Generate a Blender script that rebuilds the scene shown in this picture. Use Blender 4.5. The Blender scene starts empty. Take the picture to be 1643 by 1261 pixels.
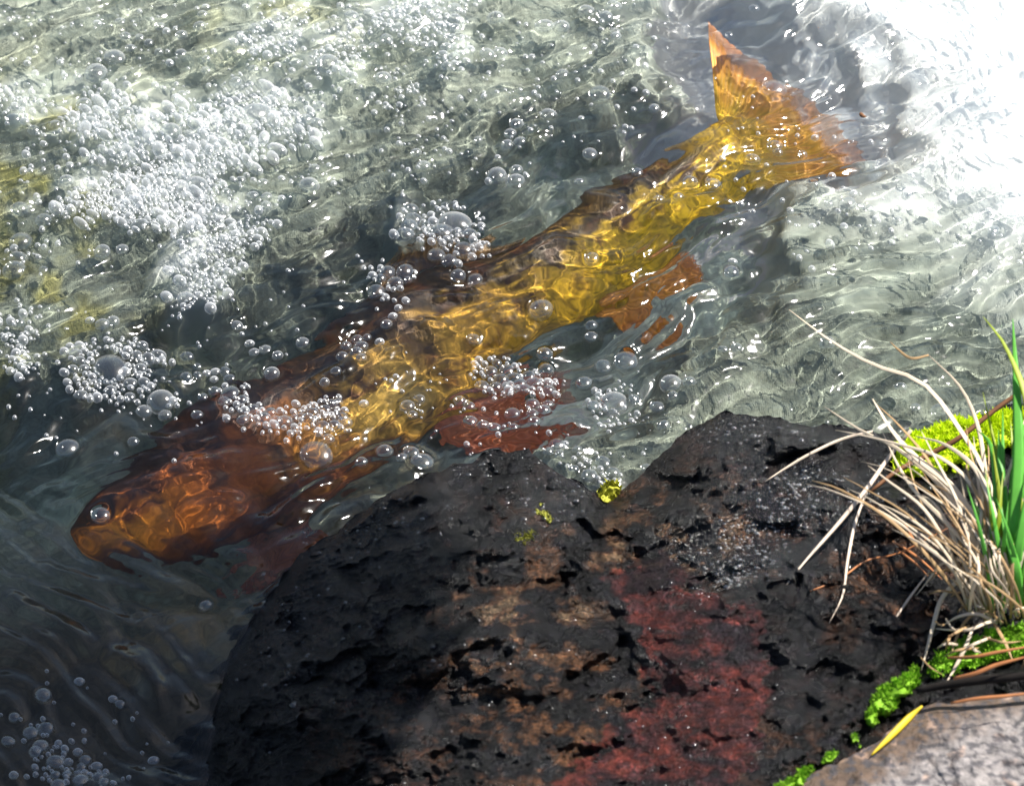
import bpy, math, random
import numpy as np
from mathutils import Vector

random.seed(7)
RNG = np.random.default_rng(11)
sc = bpy.context.scene
COL = sc.collection

# ------------------------------------------------------------------ camera
W, H = 1643.0, 1261.0
ELEV, DIST, LENS = math.radians(50), 3.0, 150.0
CAM = np.array([0.0, -DIST * math.cos(ELEV), DIST * math.sin(ELEV)])
FWD = np.array([0.0, math.cos(ELEV), -math.sin(ELEV)])
UPV = np.array([0.0, math.sin(ELEV), math.cos(ELEV)])
PX = DIST * 36.0 / LENS / W            # metres per photo pixel in the view plane
cam = bpy.data.cameras.new('camera')
cam.lens = LENS
cam.sensor_width = 36.0
cam.clip_start, cam.clip_end = 0.05, 200.0
cam.dof.use_dof = True
cam.dof.focus_distance = 2.97
cam.dof.aperture_fstop = 13.0
camo = bpy.data.objects.new('camera', cam)
camo.location = CAM
camo.rotation_euler = (math.pi / 2 - ELEV, 0, 0)
COL.objects.link(camo)
sc.camera = camo

# ------------------------------------------------------------------ sun and sky
SUN = np.array([0.50, 0.36, 0.79])
SUN /= np.linalg.norm(SUN)
world = bpy.data.worlds.new('World')
sc.world = world
world.use_nodes = True
wn = world.node_tree
sky = wn.nodes.new('ShaderNodeTexSky')
sky.sky_type = 'NISHITA'
sky.sun_disc = False
sky.sun_elevation = math.asin(SUN[2])
sky.sun_rotation = math.atan2(SUN[0], SUN[1])
wn.links.new(sky.outputs[0], wn.nodes['Background'].inputs[0])
wn.nodes['Background'].inputs[1].default_value = 0.065
sl = bpy.data.lights.new('sun', 'SUN')
sl.energy = 5.0
sl.angle = math.radians(0.53)
sl.color = (1.0, 0.96, 0.89)
sl.cycles.is_caustics_light = True
so = bpy.data.objects.new('sun', sl)
so.rotation_euler = Vector(SUN).to_track_quat('Z', 'Y').to_euler()
so.location = SUN * 5
COL.objects.link(so)
sc.view_settings.view_transform = 'Standard'
sc.view_settings.look = 'None'
sc.view_settings.exposure = 1.15
sc.view_settings.gamma = 1.0

# ------------------------------------------------------------------ geometry of the view
def ray(px, py):
    px = np.asarray(px, float); py = np.asarray(py, float)
    u = (px - W / 2) / W * 36.0 / LENS
    v = -(py - H / 2) / W * 36.0 / LENS
    d = FWD + u[..., None] * np.array([1.0, 0, 0]) + v[..., None] * UPV
    return d / np.linalg.norm(d, axis=-1, keepdims=True)

def P(px, py, z=0.0):
    """the point at height z that a pixel of the photograph looks at"""
    d = ray(px, py)
    t = (np.asarray(z) - CAM[2]) / d[..., 2]
    return CAM + d * t[..., None]

def PW(px, py, p0, n):
    """the same under water: bent at the surface, then met with the plane p0, n"""
    d = ray(px, py)
    s = P(px, py, 0.0)
    eta = 1 / 1.33
    ci = -d[..., 2]
    k = np.sqrt(1 - eta ** 2 * (1 - ci ** 2))
    r = eta * d + (eta * ci - k)[..., None] * np.array([0, 0, 1.0])
    t = ((p0 - s) @ n) / (r @ n)
    q = s + r * t[..., None]
    t2 = ((p0 - CAM) @ n) / (d @ n)
    q2 = CAM + d * t2[..., None]
    return np.where((t < 0)[..., None], q2, q)

def PZ(px, py, z):
    return PW(px, py, np.array([0, 0, z]), np.array([0, 0, 1.0]))

def PIX(p):
    q = p - CAM
    f = q @ FWD
    return W / 2 + q[..., 0] / f * LENS / 36 * W, H / 2 - (q @ UPV) / f * LENS / 36 * W

# ------------------------------------------------------------------ noise
def perlin(x, y, seed=0):
    g = np.random.default_rng(seed)
    perm = g.permutation(512)
    ang = g.uniform(0, 2 * math.pi, 512)
    gx, gy = np.cos(ang), np.sin(ang)
    xi = np.floor(x).astype(int); yi = np.floor(y).astype(int)
    xf = x - xi; yf = y - yi
    def grad(ix, iy, fx, fy):
        h = perm[(perm[ix % 512] + iy) % 512]
        return gx[h] * fx + gy[h] * fy
    u = xf ** 3 * (xf * (xf * 6 - 15) + 10); v = yf ** 3 * (yf * (yf * 6 - 15) + 10)
    a = grad(xi, yi, xf, yf); b = grad(xi + 1, yi, xf - 1, yf)
    c = grad(xi, yi + 1, xf, yf - 1); d = grad(xi + 1, yi + 1, xf - 1, yf - 1)
    return (a + u * (b - a) + v * (c + u * (d - c) - a - u * (b - a))) * 1.5

def fbm(x, y, seed=0, octaves=4, gain=0.5):
    r = 0 * x; amp = 1.0
    for k in range(octaves):
        r = r + amp * perlin(x * 2 ** k, y * 2 ** k, seed + k)
        amp *= gain
    return r

def sstep(a, b, x):
    t = np.clip((x - a) / (b - a), 0, 1)
    return t * t * (3 - 2 * t)

def seg_dist(px, py, poly, closed=False):
    """distance in pixels to a polyline and the running index of the nearest point"""
    pts = list(poly) + ([poly[0]] if closed else [])
    best = np.full(np.shape(px), 1e9); idx = np.zeros(np.shape(px))
    for k in range(len(pts) - 1):
        ax, ay = pts[k][:2]; bx, by = pts[k + 1][:2]
        L = (bx - ax) ** 2 + (by - ay) ** 2
        t = np.clip(((px - ax) * (bx - ax) + (py - ay) * (by - ay)) / L, 0, 1)
        d = np.hypot(px - ax - t * (bx - ax), py - ay - t * (by - ay))
        m = d < best
        best = np.where(m, d, best); idx = np.where(m, k + t, idx)
    return best, idx

def inside(px, py, poly):
    r = np.zeros(np.shape(px), bool)
    n = len(poly)
    for k in range(n):
        ax, ay = poly[k]; bx, by = poly[(k + 1) % n]
        c = ((ay > py) != (by > py)) & (px < (bx - ax) * (py - ay) / (by - ay + 1e-12) + ax)
        r ^= c
    return r

def sdf(px, py, poly):
    """positive inside"""
    d, _ = seg_dist(px, py, poly, True)
    return np.where(inside(px, py, poly), d, -d)

def blob(px, py, cx, cy, rx, ry):
    return np.exp(-(((px - cx) / rx) ** 2 + ((py - cy) / ry) ** 2))

# ------------------------------------------------------------------ mesh and object helpers
def mesh(name, verts, faces, smooth=True, cols=None):
    m = bpy.data.meshes.new(name)
    v = np.asarray(verts, np.float32)
    m.vertices.add(len(v)); m.vertices.foreach_set('co', v.ravel())
    if isinstance(faces, np.ndarray):
        k = faces.shape[1]
        flat = faces.astype(np.int32).ravel()
        starts = np.arange(0, len(flat), k, dtype=np.int32)
        tot = np.full(len(starts), k, np.int32)
    else:
        tot = np.array([len(f) for f in faces], np.int32)
        starts = np.concatenate([[0], np.cumsum(tot)[:-1]]).astype(np.int32)
        flat = np.array([i for f in faces for i in f], np.int32)
    m.loops.add(len(flat)); m.loops.foreach_set('vertex_index', flat)
    m.polygons.add(len(starts))
    m.polygons.foreach_set('loop_start', starts)
    m.polygons.foreach_set('loop_total', tot)
    m.polygons.foreach_set('use_smooth', np.full(len(starts), smooth, bool))
    if cols is not None:
        c = np.ones((len(v), 4), np.float32); cols = np.asarray(cols)
        c[:, :cols.shape[1]] = cols
        at = m.color_attributes.new('pigment', 'FLOAT_COLOR', 'POINT')
        at.data.foreach_set('color', c.ravel())
    m.update(calc_edges=True)
    m.validate()
    return m

def quads(nr, nc, wrap=False):
    i = np.arange((nr) * nc).reshape(nr, nc)
    a = i[:-1, :-1].ravel(); b = i[:-1, 1:].ravel(); c = i[1:, 1:].ravel(); d = i[1:, :-1].ravel()
    f = np.stack([a, b, c, d], 1)
    if wrap:
        f = np.concatenate([f, np.stack([i[:-1, -1], i[:-1, 0], i[1:, 0], i[1:, -1]], 1)])
    return f

def link(name, m, mat, parent=None):
    o = bpy.data.objects.new(name, m)
    COL.objects.link(o)
    if mat and not m.materials:
        m.materials.append(mat)
    if parent:
        o.parent = parent
    o.cycles.is_caustics_receiver = True
    return o

def tag(o, label=None, cat=None, group=None, kind=None):
    if label: o['label'] = label
    if cat: o['category'] = cat
    if group: o['group'] = group
    if kind: o['kind'] = kind
    return o

def empty(name, loc, label, cat, group=None):
    o = bpy.data.objects.new(name, None)
    o.empty_display_size = 0.02
    o.location = loc
    COL.objects.link(o)
    return tag(o, label, cat, group)

def blade_mesh(pts, wid, thick=0.3, tip=0.15, root=0.7, sides=6, n=18, fold=0.0):
    """a tapering blade or stalk along smooth points (metres)"""
    pts = np.asarray(pts, float)
    t = np.concatenate([[0], np.cumsum(np.linalg.norm(np.diff(pts, axis=0), axis=1))]); t /= t[-1]
    q = np.linspace(0, 1, n)
    # Catmull-Rom through the points
    P_ = np.vstack([2 * pts[0] - pts[1], pts, 2 * pts[-1] - pts[-2]])
    out = []
    for s in q:
        k = min(np.searchsorted(t, s, side='right') - 1, len(pts) - 2)
        u = (s - t[k]) / (t[k + 1] - t[k])
        p0, p1, p2, p3 = P_[k:k + 4]
        out.append(0.5 * (2 * p1 + (p2 - p0) * u + (2 * p0 - 5 * p1 + 4 * p2 - p3) * u * u + (3 * p1 - p0 - 3 * p2 + p3) * u ** 3))
    c = np.array(out)
    tan = np.gradient(c, axis=0); tan /= np.linalg.norm(tan, axis=1, keepdims=True)
    ref = np.array([random.uniform(-.3, .3), -0.64, 0.77])
    side = np.cross(tan, ref); side /= np.linalg.norm(side, axis=1, keepdims=True) + 1e-9
    nor = np.cross(side, tan)
    w = wid * np.minimum(root + (1 - root) * q / 0.25, 1.0)
    w = w * np.where(q > .45, tip + (1 - tip) * (1 - ((q - .45) / .55) ** 1.6), 1.0)
    V = []
    for j in range(sides):
        a = 2 * math.pi * j / sides
        V.append(c + side * (w * .5 * math.cos(a))[:, None] + nor * (w * .5 * (thick * math.sin(a) + fold * abs(math.cos(a))))[:, None])
    V = np.stack(V, 1).reshape(-1, 3)
    f = quads(n, sides, True).tolist()
    f.append(list(range(sides))[::-1]); f.append([(n - 1) * sides + j for j in range(sides)])
    return V, f

def dome(nr, ns, hgt):
    V = [(0, 0, hgt)]; F = []
    for i in range(1, nr + 1):
        a = (math.pi / 2 + .25) * i / nr
        for j in range(ns):
            t = 2 * math.pi * j / ns
            V.append((math.sin(a) * math.cos(t), math.sin(a) * math.sin(t), hgt * math.cos(a)))
    for j in range(ns):
        F.append((0, 1 + j, 1 + (j + 1) % ns))
        for i in range(nr - 1):
            F.append((1 + i * ns + j, 1 + (i + 1) * ns + j, 1 + (i + 1) * ns + (j + 1) % ns, 1 + i * ns + (j + 1) % ns))
    return np.array(V), F

# ------------------------------------------------------------------ material helpers
def newmat(name):
    m = bpy.data.materials.new(name); m.use_nodes = True
    nt = m.node_tree
    return m, nt, nt.nodes['Principled BSDF'], nt.nodes['Material Output']

def N(nt, typ, **kw):
    n = nt.nodes.new(typ)
    for k, v in kw.items():
        setattr(n, k, v)
    return n

def noise_tex(nt, scale, detail=6, rough=.6, coord=None, dist=0.0):
    n = N(nt, 'ShaderNodeTexNoise')
    n.inputs['Scale'].default_value = scale
    n.inputs['Detail'].default_value = detail
    n.inputs['Roughness'].default_value = rough
    n.inputs['Distortion'].default_value = dist
    if coord is None:
        coord = N(nt, 'ShaderNodeTexCoord').outputs['Object']
    nt.links.new(coord, n.inputs['Vector'])
    return n

def math_n(nt, op, a, b=None, clamp=False):
    n = N(nt, 'ShaderNodeMath', operation=op); n.use_clamp = clamp
    for i, x in enumerate((a, b)):
        if x is None: continue
        if isinstance(x, (int, float)): n.inputs[i].default_value = x
        else: nt.links.new(x, n.inputs[i])
    return n.outputs[0]

def ramp(nt, fac, stops):
    r = N(nt, 'ShaderNodeValToRGB')
    e = r.color_ramp.elements
    while len(e) < len(stops): e.new(.5)
    for k, (p, c) in enumerate(stops):
        e[k].position = p; e[k].color = (*c, 1) if len(c) == 3 else c
    nt.links.new(fac, r.inputs[0])
    return r.outputs[0]

def mixc(nt, fac, a, b, mode='MIX'):
    n = N(nt, 'ShaderNodeMix', data_type='RGBA', blend_type=mode)
    for s, x in ((0, fac), (6, a), (7, b)):
        if isinstance(x, (int, float)): n.inputs[s].default_value = x
        elif isinstance(x, tuple): n.inputs[s].default_value = (*x, 1)
        else: nt.links.new(x, n.inputs[s])
    return n.outputs[2]

def bump(nt, height, dist, strength=1.0, prev=None):
    b = N(nt, 'ShaderNodeBump')
    b.inputs['Distance'].default_value = dist
    b.inputs['Strength'].default_value = strength
    nt.links.new(height, b.inputs['Height'])
    if prev is not None: nt.links.new(prev, b.inputs['Normal'])
    return b.outputs[0]

def pigment(nt):
    return N(nt, 'ShaderNodeVertexColor', layer_name='pigment').outputs['Color']

def simple(name, col, rough=.6, var=.35, scale=120, translucent=0.0, spec=.4):
    m, nt, b, out = newmat(name)
    n = noise_tex(nt, scale, 4)
    c = mixc(nt, n.outputs[0], tuple(x * (1 - var) for x in col), tuple(min(1, x * (1 + var)) for x in col))
    nt.links.new(c, b.inputs['Base Color'])
    b.inputs['Roughness'].default_value = rough
    b.inputs['Specular IOR Level'].default_value = spec
    if translucent:
        t = N(nt, 'ShaderNodeBsdfTranslucent'); nt.links.new(c, t.inputs[0])
        mx = N(nt, 'ShaderNodeMixShader'); mx.inputs[0].default_value = translucent
        nt.links.new(b.outputs[0], mx.inputs[1]); nt.links.new(t.outputs[0], mx.inputs[2])
        nt.links.new(mx.outputs[0], out.inputs[0])
    return m

# ------------------------------------------------------------------ bubbles: centre and width in photo pixels
BUB = []            # (px, py, d, label, group)
def bubbles(label, group, rows):
    for r in rows:
        BUB.append((r[0], r[1], r[2], r[3] if len(r) > 3 else label, None if len(r) > 3 else group))

bubbles('loose clear bubble near the farthest foam in the shallow green water', 'bubbles loose in the far green water',
 [(181,82,40,'upper of two big touching domes beside the pale far foam'),(154,110,43,'lower of two big touching domes beside the pale far foam'),
  (192,35,20),(256,38,18),(330,10,14),(326,25,18),(320,43,22),(291,55,22),(290,80,22),(331,94,16),(330,107,18),
  (201,55,20),(223,55,16),(238,63,18),(254,77,16),(208,70,18),(378,135,24),(407,115,18),(291,150,18),(27,25,18),(124,120,18)])
bubbles('frothy bubble in the white foam streak stretched across the green water', 'bubbles in the long white foam streak',
 [(412,177,52,'largest clear dome in the long white foam streak'),(144,197,30),(200,182,34),(134,164,28),(274,214,40),(107,291,28),
  (315,290,40,'clear round dome at the end of the lower foam streak'),(489,187,22),(507,191,22),(512,167,24),(469,154,16),(482,156,16),(88,200,20),(224,365,28)])
bubbles('bubble in the string hugging the left edge of the water', 'bubbles strung along the left edge',
 [(20,189,28),(54,207,24),(33,335,32),(70,353,28),(33,382,40,'tall dome in the string hugging the left edge of the water'),(28,412,36),(23,432,38),(70,435,16),(33,519,18)])
bubbles('bubble in the loose cluster trailing from the foam streak towards the fish', 'bubbles trailing from the foam streak',
 [(495,296,38,'knobbly bubble with smaller ones on it, alone between foam streak and fish'),(504,264,22),(422,291,20),(385,286,18),(363,311,18),
  (164,403,28),(196,400,22),(405,315,20),(428,318,20),(452,321,14),(427,331,20),(355,333,16),(343,298,16),(298,474,32)])
bubbles('bubble in the packed foam curtain by the far edge', 'bubbles in the far foam curtain',
 [(526,104,46,'broad dome at the left end of the far foam curtain'),(475,107,20),(408,43,24),(444,22,22),(729,13,26),(730,27,22),(730,45,20),(725,60,18),(717,78,22),(730,77,20),
  (710,93,26),(729,97,20),(717,113,20),(697,15,28),(622,13,18),(564,25,28),(620,63,24),(562,77,24),(599,72,20),(582,73,16),(639,47,28),(614,123,30)])
bubbles('flat oval bubble drifting in the open water between far foam and tail', 'bubbles in the open water before the tail',
 [(795,25,32),(874,45,32),(900,45,30),(942,15,32),(971,23,26),(986,5,26),(986,45,20),(988,53,20),(781,85,28),(802,82,28),(902,117,24),
  (962,145,38,'clean pale oval bubble alone in the open water before the tail fin'),(881,179,28),(1049,175,20),(829,200,26),(819,214,22),(814,230,24),
  (834,230,22),(767,220,16),(679,259,24),(667,240,20),(829,270,22),(797,277,36),(827,287,30),(929,294,16),(947,250,28)])
bubbles('bubble in the heap above the yellow tip of the back fin', 'bubbles heaped above the back fin',
 [(714,324,16),(660,330,28),(662,347,32),(657,358,34),(650,372,36),(684,357,16),(730,354,60,'biggest white frothy dome heaped above the back fin'),
  (707,372,46),(754,377,28),(744,397,30),(700,404,28),(720,412,26),(734,433,30),(762,437,28)])
bubbles('small bubble lying over the golden flank near the tail', 'bubbles over the golden flank',
 [(1022,274,20),(1057,320,20),(1089,320,18),(1107,292,28,'left bubble of the pair over the yellow tail root'),(1145,297,30,'right bubble of the pair over the yellow tail root'),(949,416,24),
  (867,488,40,'wide bubble over the flank beside the orange fin'),(759,542,22),(949,517,20),(949,535,22)])
bubbles('small bubble over the orange tail fin', 'bubbles over the tail fin',
 [(1242,138,40,'large ringed bubble over the top edge of the tail fin'),(1243,227,28),(1248,238,18),(1208,252,27),(1308,217,13),(1288,240,16),(1170,52,16),(1210,12,18)])
bubbles('bubble near the lower tip of the tail fin by the white water', 'bubbles between tail fin and white water',
 [(1305,292,20),(1330,324,17),(1360,324,34,'largest of the row of bubbles under the lower tail tip'),(1380,329,19),(1395,332,17),(1440,349,20),(1565,297,26),(1595,364,24),(1625,347,26),(1303,364,13),(1495,329,14)])
bubbles('bubble in the tight ring of foam round the big glassy dome', 'bubbles ringed round the big glassy dome',
 [(176,586,64,'biggest glassy dome, ringed by small bubbles, left of the fish'),(258,638,48,'glassy dome at the near corner of the ringed foam'),(231,653,28),(264,659,24),(236,571,24),
  (253,562,26),(219,567,20),(228,549,20),(209,611,24),(177,623,20),(129,633,22),(134,594,18),(117,594,18),(127,581,22),(122,567,22),(208,633,18),(224,587,22),(231,611,20)])
bubbles('small bubble in the short chain left of the fish head crown', 'bubbles in the short chain by the head',
 [(300,567,22),(298,602,22),(316,597,17),(316,582,15),(331,592,15),(345,589,15),(362,591,21),(343,602,14),(368,604,20)])
bubbles('bubble in the curved band lying across the fish behind its head', 'bubbles in the band across the fish',
 [(325,631,19),(343,621,22),(370,631,34,'oval dome at the upper end of the curved bubble band'),(360,643,22),(387,644,20),(390,678,22),
  (507,723,52,'brown tinted round bubble under the curved bubble band'),(526,705,24),(516,688,25),(536,684,24),(495,678,24),(457,681,28),(425,674,24),(405,658,22),
  (435,664,20),(445,678,20),(472,678,18),(482,674,18),(502,668,20),(521,661,20),(532,651,17),(542,648,16),(546,671,22),(552,677,27)])
bubbles('single bubble on the dim water around the fish head', 'single bubbles around the fish head',
 [(109,714,40,'clear round bubble alone on dark green water left of the fish'),(214,708,18),(161,820,32,'round bubble sitting right over the eye of the fish'),(316,663,20),
  (330,964,22,'lone glinting bubble in the shade between head and black boulder')])
bubbles('small bubble in the loose patch between foam ring and fish back', 'bubbles off the fish back',
 [(380,520,19),(400,547,14),(407,561,18),(425,557,21),(445,567,19),(485,546,22),(435,594,28),(521,618,17),(164,517,24),(181,512,23),(144,512,14)])
bubbles('bubble in the cluster on the dark back of the fish', 'bubbles clustered on the fish back',
 [(604,460,30),(634,447,28),(650,430,30),(622,430,28),(610,440,20),(654,445,16),(639,488,14),(630,502,15),(620,517,22)])
bubbles('bubble in the small grape of bubbles at the shoulder of the fish', 'bubbles at the shoulder',
 [(572,540,22),(589,538,17),(579,552,24),(555,553,20),(572,565,24),(609,547,15),(549,572,20),(580,577,18),(539,601,20)])
bubbles('bubble in the silvery raft over the reddish belly fin', 'bubbles rafted over the belly fin',
 [(774,613,25),(797,613,24),(814,590,26),(834,612,24),(856,613,25),(787,592,24),(797,578,17),(841,625,24),(881,625,24),(804,602,26),(824,603,26),(847,600,24),(876,588,27),(874,565,25)])
bubbles('bubble on the olive water between orange fin and black boulder', 'bubbles between orange fin and boulder',
 [(969,582,30,'left half of the white glinting twin bubble past the belly'),(1004,577,38,'right half of the white glinting twin bubble past the belly'),(937,612,27),(1077,615,36,'oval bubble nearest the boulder peak, beyond the frothy clump'),(1079,637,20),
  (984,643,48,'largest dome of the frothy clump beyond the boulder notch'),(1017,642,20),(952,650,24),(1054,650,24),(1064,687,22),(1105,615,26),(1180,562,22),(1173,440,26),(1160,567,16),(1175,425,14)])
bubbles('bubble along the lower flank just beyond the black boulder', 'bubbles along the lower flank',
 [(737,643,20),(752,650,20),(654,653,26),(662,667,18),(672,642,20),(755,677,26),(775,682,20),(792,687,22),(822,662,26),(824,690,17),
  (854,648,26),(854,663,20),(872,658,23),(880,645,17),(857,680,21),(584,648,15),(617,725,30,'round bubble left of the twin bubbles by the boulder shoulder'),(580,745,20),(660,727,29),(677,742,38,'bright oval bubble nearest the left shoulder of the boulder'),(645,737,20)])
bubbles('bubble caught in the notch between the two humps of the boulder', 'bubbles in the boulder notch',
 [(894,712,28),(880,722,21),(897,728,17),(926,722,18),(967,738,26),(984,753,26),(945,760,30),(920,753,17),(1037,748,20)])
bubbles('bubble on the open water by the dry grass tips', 'bubbles by the grass tips',
 [(1327,550,32,'round bubble under the tip of the longest dry blade'),(1445,622,20),(1509,658,34),(1469,653,18)])
bubbles('shaded bubble in the scatter at the near corner of the stream', 'bubbles at the near shaded corner',
 [(127,1088,15),(69,1111,28,'pale dome at the top of the shaded near scatter'),(181,1116,13),(193,1125,16),(23,1148,18),(49,1170,24),(72,1165,24),(65,1192,26),(57,1202,22),(13,1185,20),(124,1200,14),
  (136,1210,20),(89,1218,28),(109,1215,14),(129,1222,18),(154,1218,15),(124,1233,16),(107,1238,16),(89,1240,16),(129,1247,26),(156,1238,20),(167,1250,18),(94,1255,26),(246,1213,15),(22,1242,14)])

# small bubbles, far too many to count: one foam mesh
RAFTS = [  # polygon, bubbles, smallest, largest, milkiness is in the material
 ([(105,165),(190,150),(235,185),(330,165),(400,140),(500,175),(520,195),(490,225),(400,240),(400,262),(330,280),(280,260),(190,260),(140,245),(105,200)], 480, 5, 25),
 ([(95,330),(150,305),(260,255),(330,262),(357,275),(345,330),(300,368),(220,362),(170,340),(130,335)], 480, 5, 25),
 ([(285,440),(310,360),(380,335),(432,360),(400,392),(385,420),(350,470),(345,492),(285,490)], 260, 5, 22),
 ([(0,145),(60,165),(62,195),(30,185),(0,165)], 45, 6, 16),
 ([(385,60),(430,20),(490,30),(485,60),(490,90),(420,95),(395,85)], 90, 6, 18),
 ([(505,70),(560,35),(600,60),(570,110),(540,125),(510,120)], 70, 6, 18),
 ([(600,30),(690,0),(748,0),(746,60),(735,112),(712,120),(690,60),(640,75)], 150, 7, 20),
 ([(610,90),(690,130),(740,190),(700,250),(660,230),(600,170)], 60, 4, 12),
 ([(650,350),(720,330),(770,370),(775,400),(740,420),(690,400)], 70, 7, 20),
 ([(108,565),(150,552),(220,545),(270,560),(255,590),(245,620),(275,640),(205,642),(150,642),(112,622)], 120, 7, 18),
 ([(0,505),(62,500),(45,545),(56,575),(35,597),(0,582)], 60, 7, 20),
 ([(372,634),(400,652),(440,668),(495,666),(545,648),(552,676),(500,690),(440,690),(395,670)], 80, 7, 16),
 ([(760,600),(800,580),(860,595),(890,620),(850,635),(790,622)], 45, 7, 18),
 ([(950,640),(1000,625),(1020,655),(985,680),(950,665)], 35, 6, 14),
 ([(900,745),(960,735),(1000,755),(980,775),(930,770)], 25, 6, 14),
 ([(590,430),(640,420),(665,440),(640,470),(600,475)], 22, 7, 16),
 ([(40,1160),(80,1160),(110,1200),(190,1240),(210,1261),(60,1261),(50,1210)], 45, 6, 14),
 ([(360,165),(430,155),(500,185),(440,205)], 40, 6, 14),
 ([(0,0),(560,0),(560,320),(0,460)], 330, 4, 15),
 ([(560,0),(1130,0),(1000,240),(620,330)], 170, 4, 13),
 ([(0,480),(560,440),(300,760),(0,700)], 70, 4, 9),
 ([(560,560),(1080,600),(1040,740),(700,740)], 70, 4, 10),
 ([(1100,250),(1643,280),(1643,420),(1250,420)], 70, 5, 16),
 ([(1150,80),(1400,210),(1300,290),(1150,240)], 22, 4, 9),
 ([(0,1050),(260,1120),(280,1261),(0,1261)], 20, 4, 9),
]

# ------------------------------------------------------------------ water surface heights
BX = np.array([b[0] for b in BUB], float); BY = np.array([b[1] for b in BUB], float); BD = np.array([b[2] for b in BUB], float)

def waves(x, y):
    px, py = PIX(np.stack([x, y, 0 * x], -1))
    wx = x + .020 * fbm(x / .12, y / .12, 41, 2); wy = y + .020 * fbm(x / .12 + 9, y / .12, 43, 2)
    def rot(a):
        c, s = math.cos(a), math.sin(a)
        return wx * c + wy * s, -wx * s + wy * c
    near_left = sstep(150, -250, px - 420) * sstep(680, 900, py)         # slick tongue of water beside the boulder
    rough = 1.0 - .45 * near_left
    up, vp = rot(math.radians(28)); un, vn = rot(math.radians(-38))
    h = .0042 * perlin(x / .19, y / .19, 3) + .0036 * fbm(x / .085, y / .06, 5, 2)
    a = fbm(up / .055, vp / .026, 7, 2)
    b = fbm(un / .060, vn / .022, 12, 2)
    h = h + .0042 * (a * (1 - near_left) + b * near_left)
    h = h + (.00068 * rough) * fbm(up / .024, vp / .0095, 21, 2)
    cr = 1 - np.abs(perlin(up / .034, vp / .020, 30))                      # sharp little crests
    h = h + .00095 * rough * cr ** 3 * np.clip(.55 + 1.3 * perlin(x / .07, y / .05, 36), .1, 1.5)
    h = h + .00017 * rough * perlin(wx / .0055, wy / .0055, 27)
    wild = blob(px, py, 1500, 150, 330, 260) + .6 * blob(px, py, 250, 180, 330, 220)
    h = h + .0011 * wild * fbm(x / .03, y / .03, 33, 3)
    # the wake crest running to the boulder's left flank
    d, _ = seg_dist(px, py, [(-60, 950), (110, 1020), (230, 1080), (300, 1140), (335, 1190)])
    h = h + .0035 * np.exp(-(d / 26) ** 2) * (1 + .5 * perlin(x / .02, y / .02, 8)) * sstep(500, 250, px)
    fade = sstep(1.6, .7, np.hypot(x, y))
    return h * fade + .0015 * (1 - fade) * perlin(x / .3, y / .3, 2)

def axis(lo, hi, step, far):
    c = np.arange(lo, hi + step, step)
    g = step * 1.22 ** np.arange(1, 60); g = np.cumsum(g); g = g[g < far]
    return np.concatenate([(lo - g)[::-1], c, hi + g])

WXA = axis(-.50, .52, .0013, 7.0); WYA = axis(-.46, .60, .0013, 7.0)
GX, GY = np.meshgrid(WXA, WYA)
GZ = waves(GX, GY)
BP = P(BX, BY, 0.0)                          # menisci: the water climbs each bubble's wall and dips under it
for k in range(len(BX)):
    R = BD[k] * PX * .5
    i0, i1 = np.searchsorted(WXA, [BP[k, 0] - 3 * R, BP[k, 0] + 3 * R]); j0, j1 = np.searchsorted(WYA, [BP[k, 1] - 3 * R, BP[k, 1] + 3 * R])
    r = np.hypot(GX[j0:j1, i0:i1] - BP[k, 0], GY[j0:j1, i0:i1] - BP[k, 1])
    GZ[j0:j1, i0:i1] += .13 * R * np.exp(-((r - R) / (.28 * R)) ** 2) - .22 * R * np.exp(-(r / (.8 * R)) ** 4)

def water_z(x, y):
    i = np.clip(np.searchsorted(WXA, x), 1, len(WXA) - 1); j = np.clip(np.searchsorted(WYA, y), 1, len(WYA) - 1)
    return GZ[j, i]

wm, nt, b, out = newmat('clear stream water')
b.inputs['Base Color'].default_value = (.97, .98, .93, 1)
b.inputs['Transmission Weight'].default_value = 1.0
b.inputs['Roughness'].default_value = 0.09
b.inputs['IOR'].default_value = 1.33
water = link('water', mesh('water', np.stack([GX, GY, GZ], -1).reshape(-1, 3), quads(*GX.shape)), wm)
water.cycles.is_caustics_receiver = False
water.cycles.is_caustics_caster = True
tag(water, 'rippled clear stream water over the fish', 'water', kind='structure')

# ------------------------------------------------------------------ stream bed
bxa = axis(-.5, .55, .004, 8.0); bya = axis(-.5, .65, .004, 8.0)
X, Y = np.meshgrid(bxa, bya)
fall = sstep(1.2, .7, np.hypot(X, Y))
px, py = PIX(np.stack([X, Y, 0 * X - .07], -1))
TROUGH = [(-300,690),(140,720),(430,590),(650,430),(900,320),(1090,215),(1130,60),(1180,70),(1410,210),(1430,300),(1330,340),(1230,370),(1200,430),(1195,570),(1080,620),(980,740),(760,800),(600,850),(450,960),(380,1500),(-400,1500)]
tr_ = sstep(-70, 35, sdf(px + 40 * fbm(X / .05, Y / .05, 67, 3), py + 40 * fbm(X / .05 + 9, Y / .05, 68, 3), TROUGH))
Z = -.018 + .75 * water_z(X, Y) * (1 - tr_) * (np.hypot(X, Y) < 1.3) - .012 * (1 - sstep(.3, .9, np.hypot(X, Y))) * tr_ - (.052 + .035 * sstep(1150, 800, px) + .05 * sstep(800, 150, px)) * tr_ + fall * ((.002 + .016 * tr_) * fbm(X / .16, Y / .16, 61, 3) + (.0015 + .0065 * tr_) * fbm(X / .03, Y / .03, 65, 3))
n1 = fbm(X / .12, Y / .12, 71, 4); n2 = fbm(X / .05, Y / .05, 75, 4); n3 = fbm(X / .015, Y / .02, 79, 3)
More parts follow.
